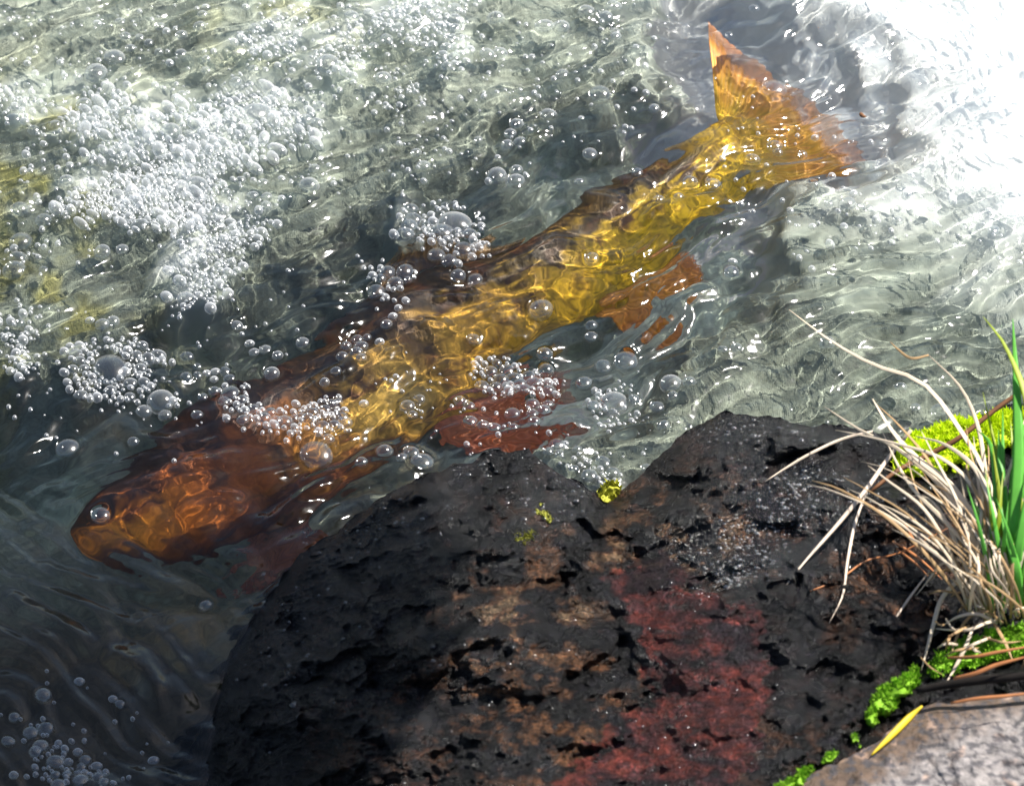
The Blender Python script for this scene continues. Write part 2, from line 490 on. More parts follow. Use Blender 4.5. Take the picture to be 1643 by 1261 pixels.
base = np.array([.27, .30, .25])
light = np.array([.50, .535, .465])
c = base + 0 * X[..., None]
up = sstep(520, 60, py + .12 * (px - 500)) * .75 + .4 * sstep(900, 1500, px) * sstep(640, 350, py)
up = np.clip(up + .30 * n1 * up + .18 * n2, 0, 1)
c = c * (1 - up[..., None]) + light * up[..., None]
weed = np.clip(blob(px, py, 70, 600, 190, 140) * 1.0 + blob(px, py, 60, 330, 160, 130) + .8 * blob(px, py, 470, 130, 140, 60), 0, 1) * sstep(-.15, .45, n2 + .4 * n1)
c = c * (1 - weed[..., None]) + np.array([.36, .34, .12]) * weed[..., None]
dark = np.clip(.5 * blob(px, py, 330, 470, 240, 110) + .9 * blob(px, py, 150, 760, 220, 140) + .5 * blob(px, py, 150, 1050, 400, 250) + .2 * blob(px, py, 900, 270, 260, 100) + .45 * blob(px, py, 1250, 560, 350, 130), 0, 1) * sstep(-.7, .2, n1 + .6 * n2)  # darker silt; its near left blob also paints shade in
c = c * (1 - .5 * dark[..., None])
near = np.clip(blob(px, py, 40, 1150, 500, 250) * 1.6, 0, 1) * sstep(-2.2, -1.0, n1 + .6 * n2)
c = c * (1 - .9 * near[..., None]) + np.array([.055, .038, .022]) * .9 * near[..., None]  # near left bed darkened to brown, painting the shade into it
rust = np.clip(blob(px, py, 620, 800, 160, 90) + blob(px, py, 330, 930, 160, 70) * .8, 0, 1) * sstep(-.4, .5, n2)
c = c * (1 - .8 * rust[..., None]) + np.array([.30, .20, .08]) * .8 * rust[..., None]
pl = np.clip(1.1 * blob(px, py, 1290, 110, 200, 130), 0, .85)
c = c * (1 - pl[..., None]) + np.array([.62, .64, .60]) * pl[..., None]  # paler bed by the tail, painted to offset the shadow there
streak = fbm((X * .86 + Y * .5) / .11, (Y * .86 - X * .5) / .014, 85, 3)
c = c * (1 + .36 * streak * (1 - near))[..., None]
c = np.clip(c * (1 + 1.5 * tr_ * (1 - near))[..., None] * (1 + .16 * n3 + .12 * n2)[..., None], .01, .9)  # trough colour raised to stand in for the sunlight it lacks
bed_m, nt, b, out = newmat('silty stream bed')
nn = noise_tex(nt, 160, 8, .7)
nt.links.new(mixc(nt, 1.0, pigment(nt), ramp(nt, nn.outputs[0], [(.3, (.55, .55, .55)), (.7, (1.3, 1.3, 1.25))]), 'MULTIPLY'), b.inputs['Base Color'])
b.inputs['Roughness'].default_value = .85
nt.links.new(bump(nt, nn.outputs[0], .004, .8), b.inputs['Normal'])
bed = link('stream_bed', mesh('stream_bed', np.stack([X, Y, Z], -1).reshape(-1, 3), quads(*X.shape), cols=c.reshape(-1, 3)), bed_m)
tag(bed, 'silty grey green stream bed under the water', 'stream bed', kind='structure')

DORS = [(128,842),(140,800),(190,765),(250,700),(320,640),(400,610),(470,572),(530,535),(600,470),(680,430),(760,405),(840,382),(900,345),(960,305),(1030,270),(1090,245),(1130,218),(1160,190)]
VENT = [(128,846),(150,895),(230,905),(320,895),(420,865),(520,800),(600,755),(680,705),(740,655),(800,600),(860,560),(920,520),(985,475),(1050,420),(1105,370),(1150,335),(1180,310),(1200,285)]

# ------------------------------------------------------------------ milky veils of fine air bubbles under the surface
vm, nt, b, out = newmat('aerated water')
nn = noise_tex(nt, 55, 7, .65, dist=1.2)
nt.links.new(mixc(nt, 1.0, pigment(nt), ramp(nt, nn.outputs[0], [(.3, (.90, .91, .91)), (.65, (1.06, 1.06, 1.06))]), 'MULTIPLY'), b.inputs['Base Color'])
b.inputs['Roughness'].default_value = .9
b.inputs['Specular IOR Level'].default_value = .1
px, py = PIX(np.stack([X, Y, 0 * X - .02], -1))
q = fbm(X / .10, Y / .10, 91, 4); q2 = fbm((X * .8 + Y * .6) / .09, (Y * .8 - X * .6) / .022, 95, 3)
d = sdf(px + 60 * q, py + 60 * q, [(1130, -500), (1340, 110), (1480, 230), (1680, 320), (2300, 350), (2300, -500)])
white = sstep(-380, 300, d + 70 * q2)
fishm = np.maximum(sstep(-60, 10, sdf(px, py, DORS + VENT[::-1])), sstep(-150, 5, sdf(px, py, [(1110, 20), (1190, 50), (1390, 205), (1400, 285), (1330, 315), (1190, 310), (1140, 190)])))
raft = 0 * X
for poly, cnt, lo, hi in RAFTS[:9]:
    if poly is not RAFTS[7][0]:
        raft = np.maximum(raft, sstep(-45, 30, sdf(px + 30 * q2, py + 24 * q, poly)))
raft = raft * np.clip(.7 + .5 * q2, 0, 1)
white0 = white; white = np.maximum(white, .42 * raft)
lift = white * (1 - fishm) * sstep(1.6, .9, np.hypot(X, Y))
PZ_ = Z + .003 * sstep(0, .1, white) - .004 * sstep(.03, 0, white) + (water_z(X, Y) - .014 - Z) * sstep(.05, 1.15, lift)
PZ_ = np.minimum(PZ_, water_z(X, Y) - .012)
pc = np.clip(c, .02, .6); w_ = sstep(.0, .75, white)
pc = lerp0 = pc * (1 - w_)[..., None] + np.array([.90, .91, .90]) * (w_ * (1 + .10 * q2 * (1 - w_)))[..., None]
qf = quads(*X.shape); qf = qf[(white.ravel()[qf] > .012).any(1)]
used, inv = np.unique(qf, return_inverse=True)
veil = link('aerated_water', mesh('aerated_water', np.stack([X, Y, PZ_], -1).reshape(-1, 3)[used], inv.reshape(qf.shape), cols=np.clip(pc, .02, .93).reshape(-1, 3)[used]), vm)
tag(veil, 'milky white plume of fine air bubbles in the water behind the tail fin', 'white water', kind='stuff')

# ------------------------------------------------------------------ the fish
PHI, ROLL = math.radians(38), math.radians(60)
FN = math.cos(ROLL) * np.array([math.sin(PHI), -math.cos(PHI), 0]) + math.sin(ROLL) * np.array([0, 0, 1.0])
AX = np.array([math.cos(PHI), math.sin(PHI), 0]) * math.cos(math.radians(5)) + np.array([0, 0, math.sin(math.radians(5))])
FN = FN - AX * (FN @ AX); FN /= np.linalg.norm(FN)          # nose a little lower than the tail
F0 = PZ(np.array(800.), np.array(520.), -.066)
def FP(px, py):
    return PW(np.asarray(px, float), np.asarray(py, float), F0, FN)

def resample(poly, n):
    p = np.asarray(poly, float)
    t = np.concatenate([[0], np.cumsum(np.hypot(*np.diff(p, axis=0).T))]); t /= t[-1]
    s = np.linspace(0, 1, n)
    return np.stack([np.interp(s, t, p[:, 0]), np.interp(s, t, p[:, 1])], 1)

def smooth1(a, k):
    for _ in range(k):
        a = a.copy(); a[1:-1] = (a[:-2] + 2 * a[1:-1] + a[2:]) / 4
    return a

NS, NT = 260, 72
dp = smooth1(np.stack([np.interp(np.linspace(0, 17, NS), range(18), np.array(DORS)[:, k]) for k in (0, 1)], 1), 30)
vp = smooth1(np.stack([np.interp(np.linspace(0, 17, NS), range(18), np.array(VENT)[:, k]) for k in (0, 1)], 1), 30)
D3 = FP(dp[:, 0], dp[:, 1]); V3 = FP(vp[:, 0], vp[:, 1])
S = np.linspace(0, 1, NS)
cen = (D3 + V3) / 2; hv = (D3 - V3) / 2
thk = np.linalg.norm(hv, axis=1) * np.interp(S, [0, .08, .3, .6, .85, 1], [.62, .70, .60, .55, .45, .25])
th = np.linspace(0, 2 * math.pi, NT, endpoint=False)
ct = np.sign(np.cos(th)) * np.abs(np.cos(th)) ** .9
BV = cen[:, None, :] + hv[:, None, :] * ct[None, :, None] + FN * (thk[:, None] * np.sin(th)[None, :])[..., None]
SS = np.repeat(S[:, None], NT, 1); TT = np.repeat(np.cos(th)[None, :], NS, 0)
q = fbm(SS * 22, TT * 4 + np.sin(th)[None] * 2, 101, 4); q2 = fbm(SS * 60, TT * 9, 105, 3)
# scales: rounded rows along the flank
su, tv = SS * 62, np.broadcast_to(th[None, :] / (2 * math.pi) * 40, SS.shape)
su = su + .5 * (np.floor(tv) % 2)
fr = np.hypot((su % 1) - .5, (tv % 1) - .5)
scale_edge = sstep(.36, .56, fr) * sstep(.2, .3, SS)
def lerp3(a, b, w):
    return a * (1 - w[..., None]) + b * w[..., None]
col = lerp3(np.array([.46, .115, .018]), np.array([.74, .40, .05]), sstep(.22, .45, SS + .06 * q))
col = lerp3(col, np.array([.98, .60, .025]), sstep(.50, .76, SS + .06 * q))
col = lerp3(col, np.array([.95, .60, .14]), np.exp(-((SS - .40) / .07) ** 2) * sstep(.5, -.1, TT + .3 * q) * sstep(-.95, -.5, TT) * .9)
col = lerp3(col, np.array([.28, .085, .03]), sstep(-.25, -.75, TT + .25 * q) * sstep(.48, .30, SS))  # dim reddish front belly, its shadow painted into the skin
col = lerp3(col, np.array([.95, .33, .03]), np.exp(-((SS - .10) / .065) ** 2) * sstep(.7, .15, np.abs(TT + .2 + .3 * q)))
col = lerp3(col, np.array([.035, .018, .012]), sstep(.06, .52, TT + .46 * q + .18 * q2) * .94 * sstep(1.0, .86, SS))
col = lerp3(col, np.array([.06, .028, .016]), np.exp(-((SS - .47 - .02 * q) / .022) ** 2) * sstep(-.75, -.1, TT + .4 * q) * .92)
col = lerp3(col, np.array([.12, .035, .010]), sstep(.12, .60, q + .45 * q2) * .66 * (1 - .55 * sstep(.6, .8, SS) * sstep(.3, -.2, TT)))
g_edge = np.exp(-((SS - .235 - .035 * (1 - TT ** 2)) / .006) ** 2)
col = col * (1 - .5 * scale_edge - .45 * g_edge)[..., None]
bodyv = BV.reshape(-1, 3)
faces = quads(NS, NT, True).tolist()
faces.append(list(range(NT))[::-1]); faces.append([(NS - 1) * NT + j for j in range(NT)])
skin, nt, b, out = newmat('wet fish skin')
nn = noise_tex(nt, 260, 5, .6)
nt.links.new(mixc(nt, 1.0, pigment(nt), ramp(nt, nn.outputs[0], [(.3, (.7, .66, .6)), (.7, (1.2, 1.2, 1.15))]), 'MULTIPLY'), b.inputs['Base Color'])
b.inputs['Roughness'].default_value = .45
b.inputs['Specular IOR Level'].default_value = .3
fish = empty('fish', FP(500, 760), 'brown and golden fish with orange fins swimming just under the rippled water', 'fish')
FL = np.array(fish.location)
def fish_part(name, v, f, cols, mat, label=None):
    o = link(name, mesh(name, np.asarray(v) - FL, f, cols=cols), mat, fish)
    if label: o['label'] = label
    return o
fish_part('body', bodyv, faces, np.clip(col.reshape(-1, 3), .004, .95), skin)

finm, nt, b, out = newmat('thin fish fin')
nt.links.new(pigment(nt), b.inputs['Base Color'])
b.inputs['Roughness'].default_value = .5
t = N(nt, 'ShaderNodeBsdfTranslucent'); nt.links.new(pigment(nt), t.inputs[0])
mx = N(nt, 'ShaderNodeMixShader'); mx.inputs[0].default_value = .2
nt.links.new(b.outputs[0], mx.inputs[1]); nt.links.new(t.outputs[0], mx.inputs[2])
tp = N(nt, 'ShaderNodeBsdfTransparent'); m3 = N(nt, 'ShaderNodeMixShader')
nt.links.new(N(nt, 'ShaderNodeVertexColor', layer_name='pigment').outputs['Alpha'], m3.inputs[0])
nt.links.new(tp.outputs[0], m3.inputs[1]); nt.links.new(mx.outputs[0], m3.inputs[2]); nt.links.new(m3.outputs[0], out.inputs[0])

def fin(name, base, edge, col_base, col_edge, nu=90, nv=30, rays=26, wob=.002, lift=0.0, label=None, seed=0, notch=0.0):
    """a fin lofted from its root to its free edge, with rays and a millimetre or two of thickness"""
    A = resample(base, nu); B = resample(edge, nu)
    v = np.linspace(0, 1, nv)
    u = np.linspace(0, 1, nu)
    Bn = A + (B - A) * (1 - notch * (np.abs(np.sin(u * rays * math.pi)) ** 4))[:, None]
    pxy = A[None] + (Bn - A)[None] * v[:, None, None]
    p = FP(pxy[..., 0], pxy[..., 1])
    U = np.repeat(u[None], nv, 0); Vv = np.repeat(v[:, None], nu, 1)
    ridge = np.cos(U * rays * 2 * math.pi)
    off = lift * Vv + wob * fbm(U * 3, Vv * 2 + seed, 200 + seed, 2) * Vv
    tk = (.0011 * (1 - .7 * Vv) + .00035 * ridge) * np.minimum(1, np.minimum(U, 1 - U) * 20 + .15)
    front = p + FN * (off + tk)[..., None]; back = p + FN * (off - tk)[..., None]
    n = fbm(U * 10, Vv * 5, 210 + seed, 3)
    cc = lerp3(np.array(col_base), np.array(col_edge), np.clip(Vv + .3 * n, 0, 1)) * (1 - .22 * (ridge < -.2) + .12 * n)[..., None]
    V = np.concatenate([front.reshape(-1, 3), back.reshape(-1, 3)])
    thin = np.clip(1 - sstep(.55, 1.0, Vv + .25 * n) * .75, 0, 1)
    C = np.concatenate([np.concatenate([np.clip(cc, .01, .95), thin[..., None]], -1).reshape(-1, 4)] * 2)
    f1 = quads(nv, nu); f2 = quads(nv, nu)[:, ::-1] + nv * nu
    i = np.arange(nv * nu).reshape(nv, nu)
    rim = np.concatenate([i[0, :], i[1:, -1], i[-1, -2::-1], i[-2:0:-1, 0]])
    nx = np.roll(rim, -1)
    f3 = np.stack([rim, rim + nv * nu, nx + nv * nu, nx], 1)
    return fish_part(name, V, np.concatenate([f1, f2, f3]), C, finm, label)

fin('tail_fin', [(1150,185),(1165,215),(1180,250),(1200,292)], [(1136,34),(1165,66),(1200,92),(1262,132),(1300,160),(1335,190),(1372,222),(1398,262),(1385,290),(1340,282)],
    (.97, .62, .04), (.86, .32, .07), nu=120, nv=40, rays=30, wob=.004, seed=1, notch=.012)
fin('dorsal_fin', [(575,492),(650,440),(740,410),(830,384)], [(600,455),(642,392),(700,372),(770,382),(838,372)], (.10, .045, .02), (.30, .16, .03), rays=18, wob=.002, seed=2, notch=.04)
fin('anal_fin', [(960,488),(1000,458),(1040,425),(1075,400)], [(1035,545),(1090,535),(1138,505),(1142,455),(1128,420),(1098,398)], (.97, .42, .05), (.98, .30, .03), rays=14, wob=.004, seed=3, notch=.04)
fin('pelvic_fin', [(700,680),(740,650),(780,620)], [(750,738),(830,735),(905,712),(935,670),(925,620),(880,590)], (.66, .19, .06), (.74, .16, .05), rays=12, wob=.004, seed=4, notch=.03)
fin('pectoral_fin', [(420,850),(450,832),(480,812)], [(360,935),(430,955),(500,935),(540,890)], (.34, .10, .03), (.20, .05, .03), rays=12, wob=.004, lift=.006, seed=5, notch=.03)
# barbel and lip: the orange snout beside the eye
vv, ff = blade_mesh([FP(142, 862) + FN * .004, FP(150, 878) + FN * .006, FP(166, 888) + FN * .007, FP(186, 892) + FN * .006], .010, thick=.8, tip=.6, root=.9)
fish_part('lip', vv, ff, np.repeat([[.62, .22, .04]], len(vv), 0), skin)
def uv_ball(c, rx, nrm, flat=.55, n=16):
    nrm = nrm / np.linalg.norm(nrm)
    a = np.cross(nrm, [0, 0, 1.0]); a /= np.linalg.norm(a); bb = np.cross(nrm, a)
    V = []
    for i in range(n + 1):
        ph = math.pi * i / n
        for j in range(2 * n):
            t = math.pi * j / n
            V.append(c + rx * (math.sin(ph) * (math.cos(t) * a + math.sin(t) * bb) + flat * math.cos(ph) * nrm))
    return np.array(V), quads(n + 1, 2 * n, True)
eyem = simple('dark fish eye', (.02, .015, .01), .1, .1)
irism = simple('golden iris', (.45, .27, .04), .3, .3)
for s in (1, -1):
    ec = FP(166, 830) + s * FN * .0135
    vv, ff = uv_ball(ec, .0062, FN * s, .5)
    e = fish_part('eye', vv, ff, None, irism)
    vv, ff = uv_ball(ec + s * FN * .0018, .0034, FN * s, .5)
    pu = link('pupil', mesh('pupil', vv - FL, ff), eyem, e)

# brown silt stirred up over the head
mm, nt, b, out = newmat('stirred silt')
nt.nodes.remove(b)
df = N(nt, 'ShaderNodeBsdfDiffuse'); df.inputs[0].default_value = (.17, .125, .075, 1)
tr = N(nt, 'ShaderNodeBsdfTransparent'); mx = N(nt, 'ShaderNodeMixShader')
sep = N(nt, 'ShaderNodeSeparateColor'); nt.links.new(pigment(nt), sep.inputs[0])
nn = noise_tex(nt, 45, 5, .6, dist=.8)
nt.links.new(math_n(nt, 'MULTIPLY', sep.outputs[0], math_n(nt, 'ADD', nn.outputs[0], .4), True), mx.inputs[0])
nt.links.new(tr.outputs[0], mx.inputs[1]); nt.links.new(df.outputs[0], mx.inputs[2]); nt.links.new(mx.outputs[0], out.inputs[0])
V = []; F = []; C = []
mxa = np.linspace(-.40, .0, 160); mya = np.linspace(-.26, .02, 110); MX, MY = np.meshgrid(mxa, mya)
mpx, mpy = PIX(np.stack([MX, MY, 0 * MX], -1))
mq = fbm(MX / .06, MY / .06, 521, 4)
sd = sdf(mpx + 40 * mq, mpy + 40 * mq, [(40,800),(180,700),(300,650),(430,690),(540,720),(640,760),(520,820),(400,900),(200,930),(40,900)])
al_ = .36 * sstep(-60, 90, sd) * np.clip(.8 + .7 * mq, 0, 1.3) * np.clip(1 - 1.9 * blob(mpx, mpy, 320, 770, 230, 110), 0, 1)
for zz, k in ((-.018, 1.0),):
    qf = quads(*MX.shape); qf = qf[(al_.ravel()[qf] > .01).any(1)]
    F.append(qf + len(V) * MX.size)
    V.append(np.stack([MX, MY, zz + .004 * mq], -1).reshape(-1, 3)); C.append(np.repeat(al_.reshape(-1, 1) * k, 3, 1))
silt = link('silt_cloud', mesh('silt_cloud', np.concatenate(V), np.concatenate(F), cols=np.concatenate(C)), mm)
tag(silt, 'cloud of brown silt in the water round the fish head', 'silt', kind='stuff')

# ------------------------------------------------------------------ the boulder
SIL = [(318,1420,-.02),(326,1300,0),(335,1200,0),(362,1070,0),(410,990,0),(480,890,.006),(540,850,.014),(610,800,.026),(660,772,.034),(730,746,.044),(790,724,.052),(850,722,.055),(876,746,.053),
       (930,775,.048),(985,797,.046),(1030,760,.050),(1080,710,.060),(1118,680,.070),(1155,662,.078),(1232,668,.082),(1300,680,.084),(1400,692,.084),(1490,704,.084),(1540,678,.088),(1600,655,.09),(1660,640,.09),(1800,625,.09)]
CRACKS = [([(868,742),(852,800),(880,870),(930,930),(965,985),(1010,1040),(1030,1110)], 14, .010),
          ([(985,797),(968,840),(1000,880),(1060,900)], 16, .012),
          ([(700,800),(720,900),(735,1000),(730,1120),(760,1261)], 12, .006),
          ([(560,930),(640,960),(730,950)], 10, .005), ([(520,1080),(620,1110),(740,1130)], 10, .005),
          ([(1232,960),(1240,1060),(1235,1160),(1250,1230)], 14, .009), ([(1150,880),(1230,830),(1330,770),(1380,730)], 18, .008),
          ([(1300,1120),(1420,1090),(1520,1040),(1600,1030)], 24, .016), ([(1330,1080),(1440,1010),(1520,985)], 10, .006)]
def boulder_z(px, py, fine=True):
    d, idx = seg_dist(px, py, SIL)
    z0 = np.interp(px, [s[0] for s in SIL[3:]], [s[2] for s in SIL[3:]])
    Hh = np.interp(px, [300, 450, 700, 1000, 1300, 1700], [.075, .075, .060, .055, .060, .065])
    z = z0 + Hh * (1 - np.exp(-d / 170)) + .018 * sstep(850, 1400, py) * sstep(500, 1100, px)
    amp = sstep(0, 60, d)
    z = z + .007 * amp * fbm(px / 210, py / 150, 301, 2)
    lump = fbm(px / 90 + .3 * fbm(px / 60, py / 60, 309, 2), py / 60, 303, 3)
    z = z + .0042 * amp * lump
    smooth_red = sstep(-30, 40, sdf(px, py, RED))
    if fine:
        ca, sa = math.cos(.42), math.sin(.42)
        u, v = px * ca - py * sa, px * sa + py * ca
        rough = (1 - .62 * smooth_red) * (.35 + .65 * sstep(0, 25, d))
        uw = u + 14 * fbm(u / 40, v / 40, 318, 3); vw = v + 9 * fbm(u / 40 + 9, v / 40, 319, 3)
        mod = np.clip(.85 + .6 * fbm(px / 110, py / 80, 317, 2), .35, 1.5)
        z = z + rough * mod * (.0110 * facet(uw / 105, vw / 62, 341) + .0042 * facet(uw / 44, vw / 26, 343) + .0016 * facet(uw / 17, vw / 10, 345)
                               + .0016 * fbm(u / 40, v / 18, 305, 4) + .0010 * (1 - np.abs(fbm(u / 20, v / 9, 307, 3))))
    for poly, w, dep in CRACKS:
        dd, _ = seg_dist(px + 12 * perlin(px / 40, py / 40, 311), py + 12 * perlin(px / 40, py / 40, 313), poly)
        z = z - .5 * dep * np.exp(-(dd / (1.3 * w)) ** 2) * np.clip(.75 + .9 * perlin(px / 45, py / 45, 315), 0, 1.3)
    return z
def facet(x, y, seed):
    """chiselled stone: every cell a small tilted plane of its own"""
    g = np.random.default_rng(seed)
    perm = g.permutation(512); T = g.uniform(-1, 1, (512, 5))
    xi = np.floor(x).astype(int); yi = np.floor(y).astype(int)
    num = np.zeros(x.shape); den = np.zeros(x.shape) + 1e-9
    for dx in (-1, 0, 1):
        for dy in (-1, 0, 1):
            h = perm[(perm[(xi + dx) % 512] + yi + dy) % 512]
            t = T[h]
            ex = x - (xi + dx + .5 + .45 * t[..., 0]); ey = y - (yi + dy + .5 + .45 * t[..., 1])
            w = np.exp(-(ex * ex + ey * ey) * 16)
            num += w * (.25 * t[..., 2] + t[..., 3] * ex + t[..., 4] * ey); den += w
    return num / den
RED = [(955,930),(1060,905),(1110,945),(1180,965),(1232,990),(1240,1100),(1225,1180),(1180,1290),(870,1290),(960,1205),(1045,1110),(1030,1010),(985,975)]

def rock_loft(sil, z_fn, ends, nu, nv, jag, drop, seed):
    S_ = resample([(s[0], s[1]) for s in sil], nu)
    S_[:, 0] += jag * fbm(S_[:, 0] / 35, S_[:, 1] / 35, seed, 3); S_[:, 1] += jag * fbm(S_[:, 0] / 35 + 50, S_[:, 1] / 35, seed + 5, 3)
    E_ = resample(ends, nu)
    v = np.linspace(0, 1, nv) ** 1.35
    pxy = S_[None] * (1 - v)[:, None, None] + E_[None] * v[:, None, None]
    z = z_fn(pxy[..., 0], pxy[..., 1])
    front = P(pxy[..., 0], pxy[..., 1], z)
    # far side: falls away from the rim, out and down
    tg = np.gradient(S_, axis=0); nrm = np.stack([tg[:, 1], -tg[:, 0]], 1); nrm /= np.linalg.norm(nrm, axis=1, keepdims=True)
    outd = np.stack([nrm[:, 0], -nrm[:, 1] / math.sin(ELEV)], 1); outd /= np.linalg.norm(outd, axis=1, keepdims=True)
    rows = []
    for k, w in enumerate(np.linspace(1, 0, 14)[:-1]):
        dz = drop * w ** 1.3
        q = .22 * dz + .004 * math.sqrt(w)
        r = front[0].copy()
        r[:, :2] += outd * q
        r[:, 2] -= dz + .003 * w
        r[:, :2] += .004 * w * fbm(np.linspace(0, 30, nu), np.full(nu, k * .4), seed + 9, 2)[:, None] * outd
        rows.append(r)
    tail = []
    for w in (.3, 1.0):
        r = front[-1].copy(); r[:, 2] -= w * .4; r[:, 1] -= w * .05; tail.append(r)
    allv = np.concatenate([np.array(rows), front, np.array(tail)])
    PXg = np.concatenate([np.repeat(pxy[:1], len(rows), 0), pxy, np.repeat(pxy[-1:], 2, 0)])
    return allv, PXg

rockm, nt, b, out = newmat('wet dark rock')
pg = pigment(nt)
n1 = noise_tex(nt, 90, 10, .72); n2 = noise_tex(nt, 420, 6, .7); n3 = noise_tex(nt, 30, 6, .6)
vor = N(nt, 'ShaderNodeTexVoronoi', feature='F1'); vor.inputs['Scale'].default_value = 260
nt.links.new(N(nt, 'ShaderNodeTexCoord').outputs['Object'], vor.inputs['Vector'])
sp = ramp(nt, n1.outputs[0], [(.36, (.22, .22, .24)), (.5, (.85, .85, .88)), (.66, (2.2, 2.1, 2.15))])
spk = math_n(nt, 'ADD', math_n(nt, 'MULTIPLY', N(nt, 'ShaderNodeVertexColor', layer_name='pigment').outputs['Alpha'], 2.0), .38, True)
nt.links.new(mixc(nt, spk, mixc(nt, spk, pg, sp, 'MULTIPLY'), ramp(nt, n2.outputs[0], [(.38, (.22, .21, .22)), (.5, (.8, .8, .8)), (.64, (2.5, 2.4, 2.6))]), 'MULTIPLY'), b.inputs['Base Color'])
sepr = N(nt, 'ShaderNodeSeparateColor'); nt.links.new(pg, sepr.inputs[0])
wetn = N(nt, 'ShaderNodeVertexColor', layer_name='pigment').outputs['Alpha']
rg = math_n(nt, 'SUBTRACT', math_n(nt, 'ADD', math_n(nt, 'MULTIPLY', n3.outputs[0], .30), .20), math_n(nt, 'MULTIPLY', wetn, .16))
nt.links.new(rg, b.inputs['Roughness'])
nt.links.new(math_n(nt, 'ADD', math_n(nt, 'MULTIPLY', wetn, .6), .16), b.inputs['Specular IOR Level'])
bh = bump(nt, n1.outputs[0], .0065, 1.0)
bh = bump(nt, n2.outputs[0], .0050, 1.0, bh)
nt.links.new(bh, b.inputs['Normal'])

def rock_colour(px, py):
    n = fbm(px / 60, py / 40, 321, 4); m = fbm(px / 22, py / 12, 325, 3); k = fbm(px / 120, py / 120, 329, 3)
    c = lerp3(np.array([.0015, .0015, .0022]), np.array([.008, .0077, .0095]), sstep(-.4, .7, m + .5 * k))
    bz = np.clip(blob(px, py, 830, 1060, 130, 190) + .8 * blob(px, py, 960, 1180, 150, 130) + .75 * blob(px, py, 1100, 830, 130, 90) + .8 * blob(px, py, 1420, 920, 130, 110) + .55 * blob(px, py, 1300, 1210, 160, 70)
                 + .45 * blob(px, py, 600, 1190, 120, 100) + .5 * blob(px, py, 1010, 900, 90, 60), 0, 1)
    c = lerp3(c, np.array([.105, .047, .018]), bz * sstep(.0, .75, n + .45 * m + .15) * .95)
    tan = np.clip(blob(px, py, 1040, 890, 90, 50) + blob(px, py, 800, 1010, 80, 60) + .8 * blob(px, py, 880, 985, 70, 30) + .6 * blob(px, py, 1120, 850, 60, 40), 0, 1)
    c = lerp3(c, np.array([.17, .12, .065]), tan * sstep(.25, .8, n + .6 * m) * .9)
    s = sdf(px + 30 * n + 14 * m, py + 30 * k + 14 * m, RED)
    red = sstep(-4, 8, s) * (.55 + .45 * sstep(-.5, .3, n - .4 * m))
    rc = lerp3(np.array([.075, .028, .028]), np.array([.150, .036, .027]), sstep(-.35, .45, m + .4 * n))
    rc = lerp3(rc, np.array([.02, .013, .016]), sstep(.2, .7, k + .5 * fbm(px / 70, py / 25, 333, 3)))
    c = lerp3(c, rc, red * .95)
    wet = np.clip(.04 + .36 * (1 - red) * (.6 + .5 * sstep(-.4, .5, k)) + blob(px, py, 1230, 840, 130, 60) + .9 * blob(px, py, 1190, 910, 60, 40) + .7 * blob(px, py, 1270, 780, 90, 60) + .5 * blob(px, py, 1200, 690, 160, 30) + .7 * blob(px, py, 900, 800, 60, 40)
                  + .45 * blob(px, py, 620, 860, 140, 70) + .35 * blob(px, py, 470, 1000, 60, 120) + .35 * sstep(.2, .7, fbm(px / 50, py / 40, 337, 3)), 0, 1)
    return np.concatenate([np.clip(c, .003, .8), wet[..., None]], -1)

bv, bpx = rock_loft(SIL, boulder_z, [(318,1480),(420,1500),(800,1520),(1250,1520),(1800,1500),(1850,1200)], 900, 430, 6, .22, 341)
# the rows behind and in front are plain black stone
bc = rock_colour(bpx[..., 0], bpx[..., 1])
boulder = link('boulder', mesh('boulder', bv.reshape(-1, 3), quads(*bv.shape[:2]), cols=bc.reshape(-1, 4)), rockm)
tag(boulder, 'big wet black boulder with two humps, brown stains and a rust red patch', 'boulder')

# small beads added to the wet stone to make its sun glints
DV = []; DF = []; nb = 0
dvv, dff = dome(5, 10, .55)
for cx, cy, rx, ry, k in ((1215,850,120,40,260),(1190,915,60,28,110),(1280,775,90,40,120),(1200,690,150,22,70),(900,800,60,40,50),(620,850,130,60,50),(1400,800,80,90,60),(900,1080,240,160,50),(480,1030,80,140,40),(1150,1180,150,80,20),(790,750,60,25,25)):
    gx_ = RNG.normal(cx, rx * .6, k); gy_ = RNG.normal(cy, ry * .6, k)
    if cy > 830 and cx < 1240 and cx > 1140: gy_ = gy_ - .35 * (gx_ - cx)
    zz_ = boulder_z(gx_, gy_); pp = P(gx_, gy_, zz_)
    for i in range(k):
        r_ = RNG.uniform(.0005, .0013)
        if RNG.random() < .12: r_ *= 1.7
        DV.append(dvv * [r_ * RNG.uniform(.8, 1.5), r_, r_] + pp[i] + [0, 0, .0004]); DF.extend([tuple(a + nb for a in f) for f in dff]); nb += len(dvv)
glint_m, nt, b, out = newmat('glint bead')
nt.nodes.remove(b)
tr = N(nt, 'ShaderNodeBsdfTransparent'); gl = N(nt, 'ShaderNodeBsdfGlossy'); gl.inputs['Roughness'].default_value = .2
lw = N(nt, 'ShaderNodeLayerWeight'); mx = N(nt, 'ShaderNodeMixShader')
nt.links.new(math_n(nt, 'ADD', math_n(nt, 'MULTIPLY', math_n(nt, 'POWER', lw.outputs['Facing'], 3.0), .6), .08, True), mx.inputs[0])
nt.links.new(tr.outputs[0], mx.inputs[1]); nt.links.new(gl.outputs[0], mx.inputs[2]); nt.links.new(mx.outputs[0], out.inputs[0])
drops = link('glint_beads', mesh('glint_beads', np.concatenate(DV), DF), glint_m)
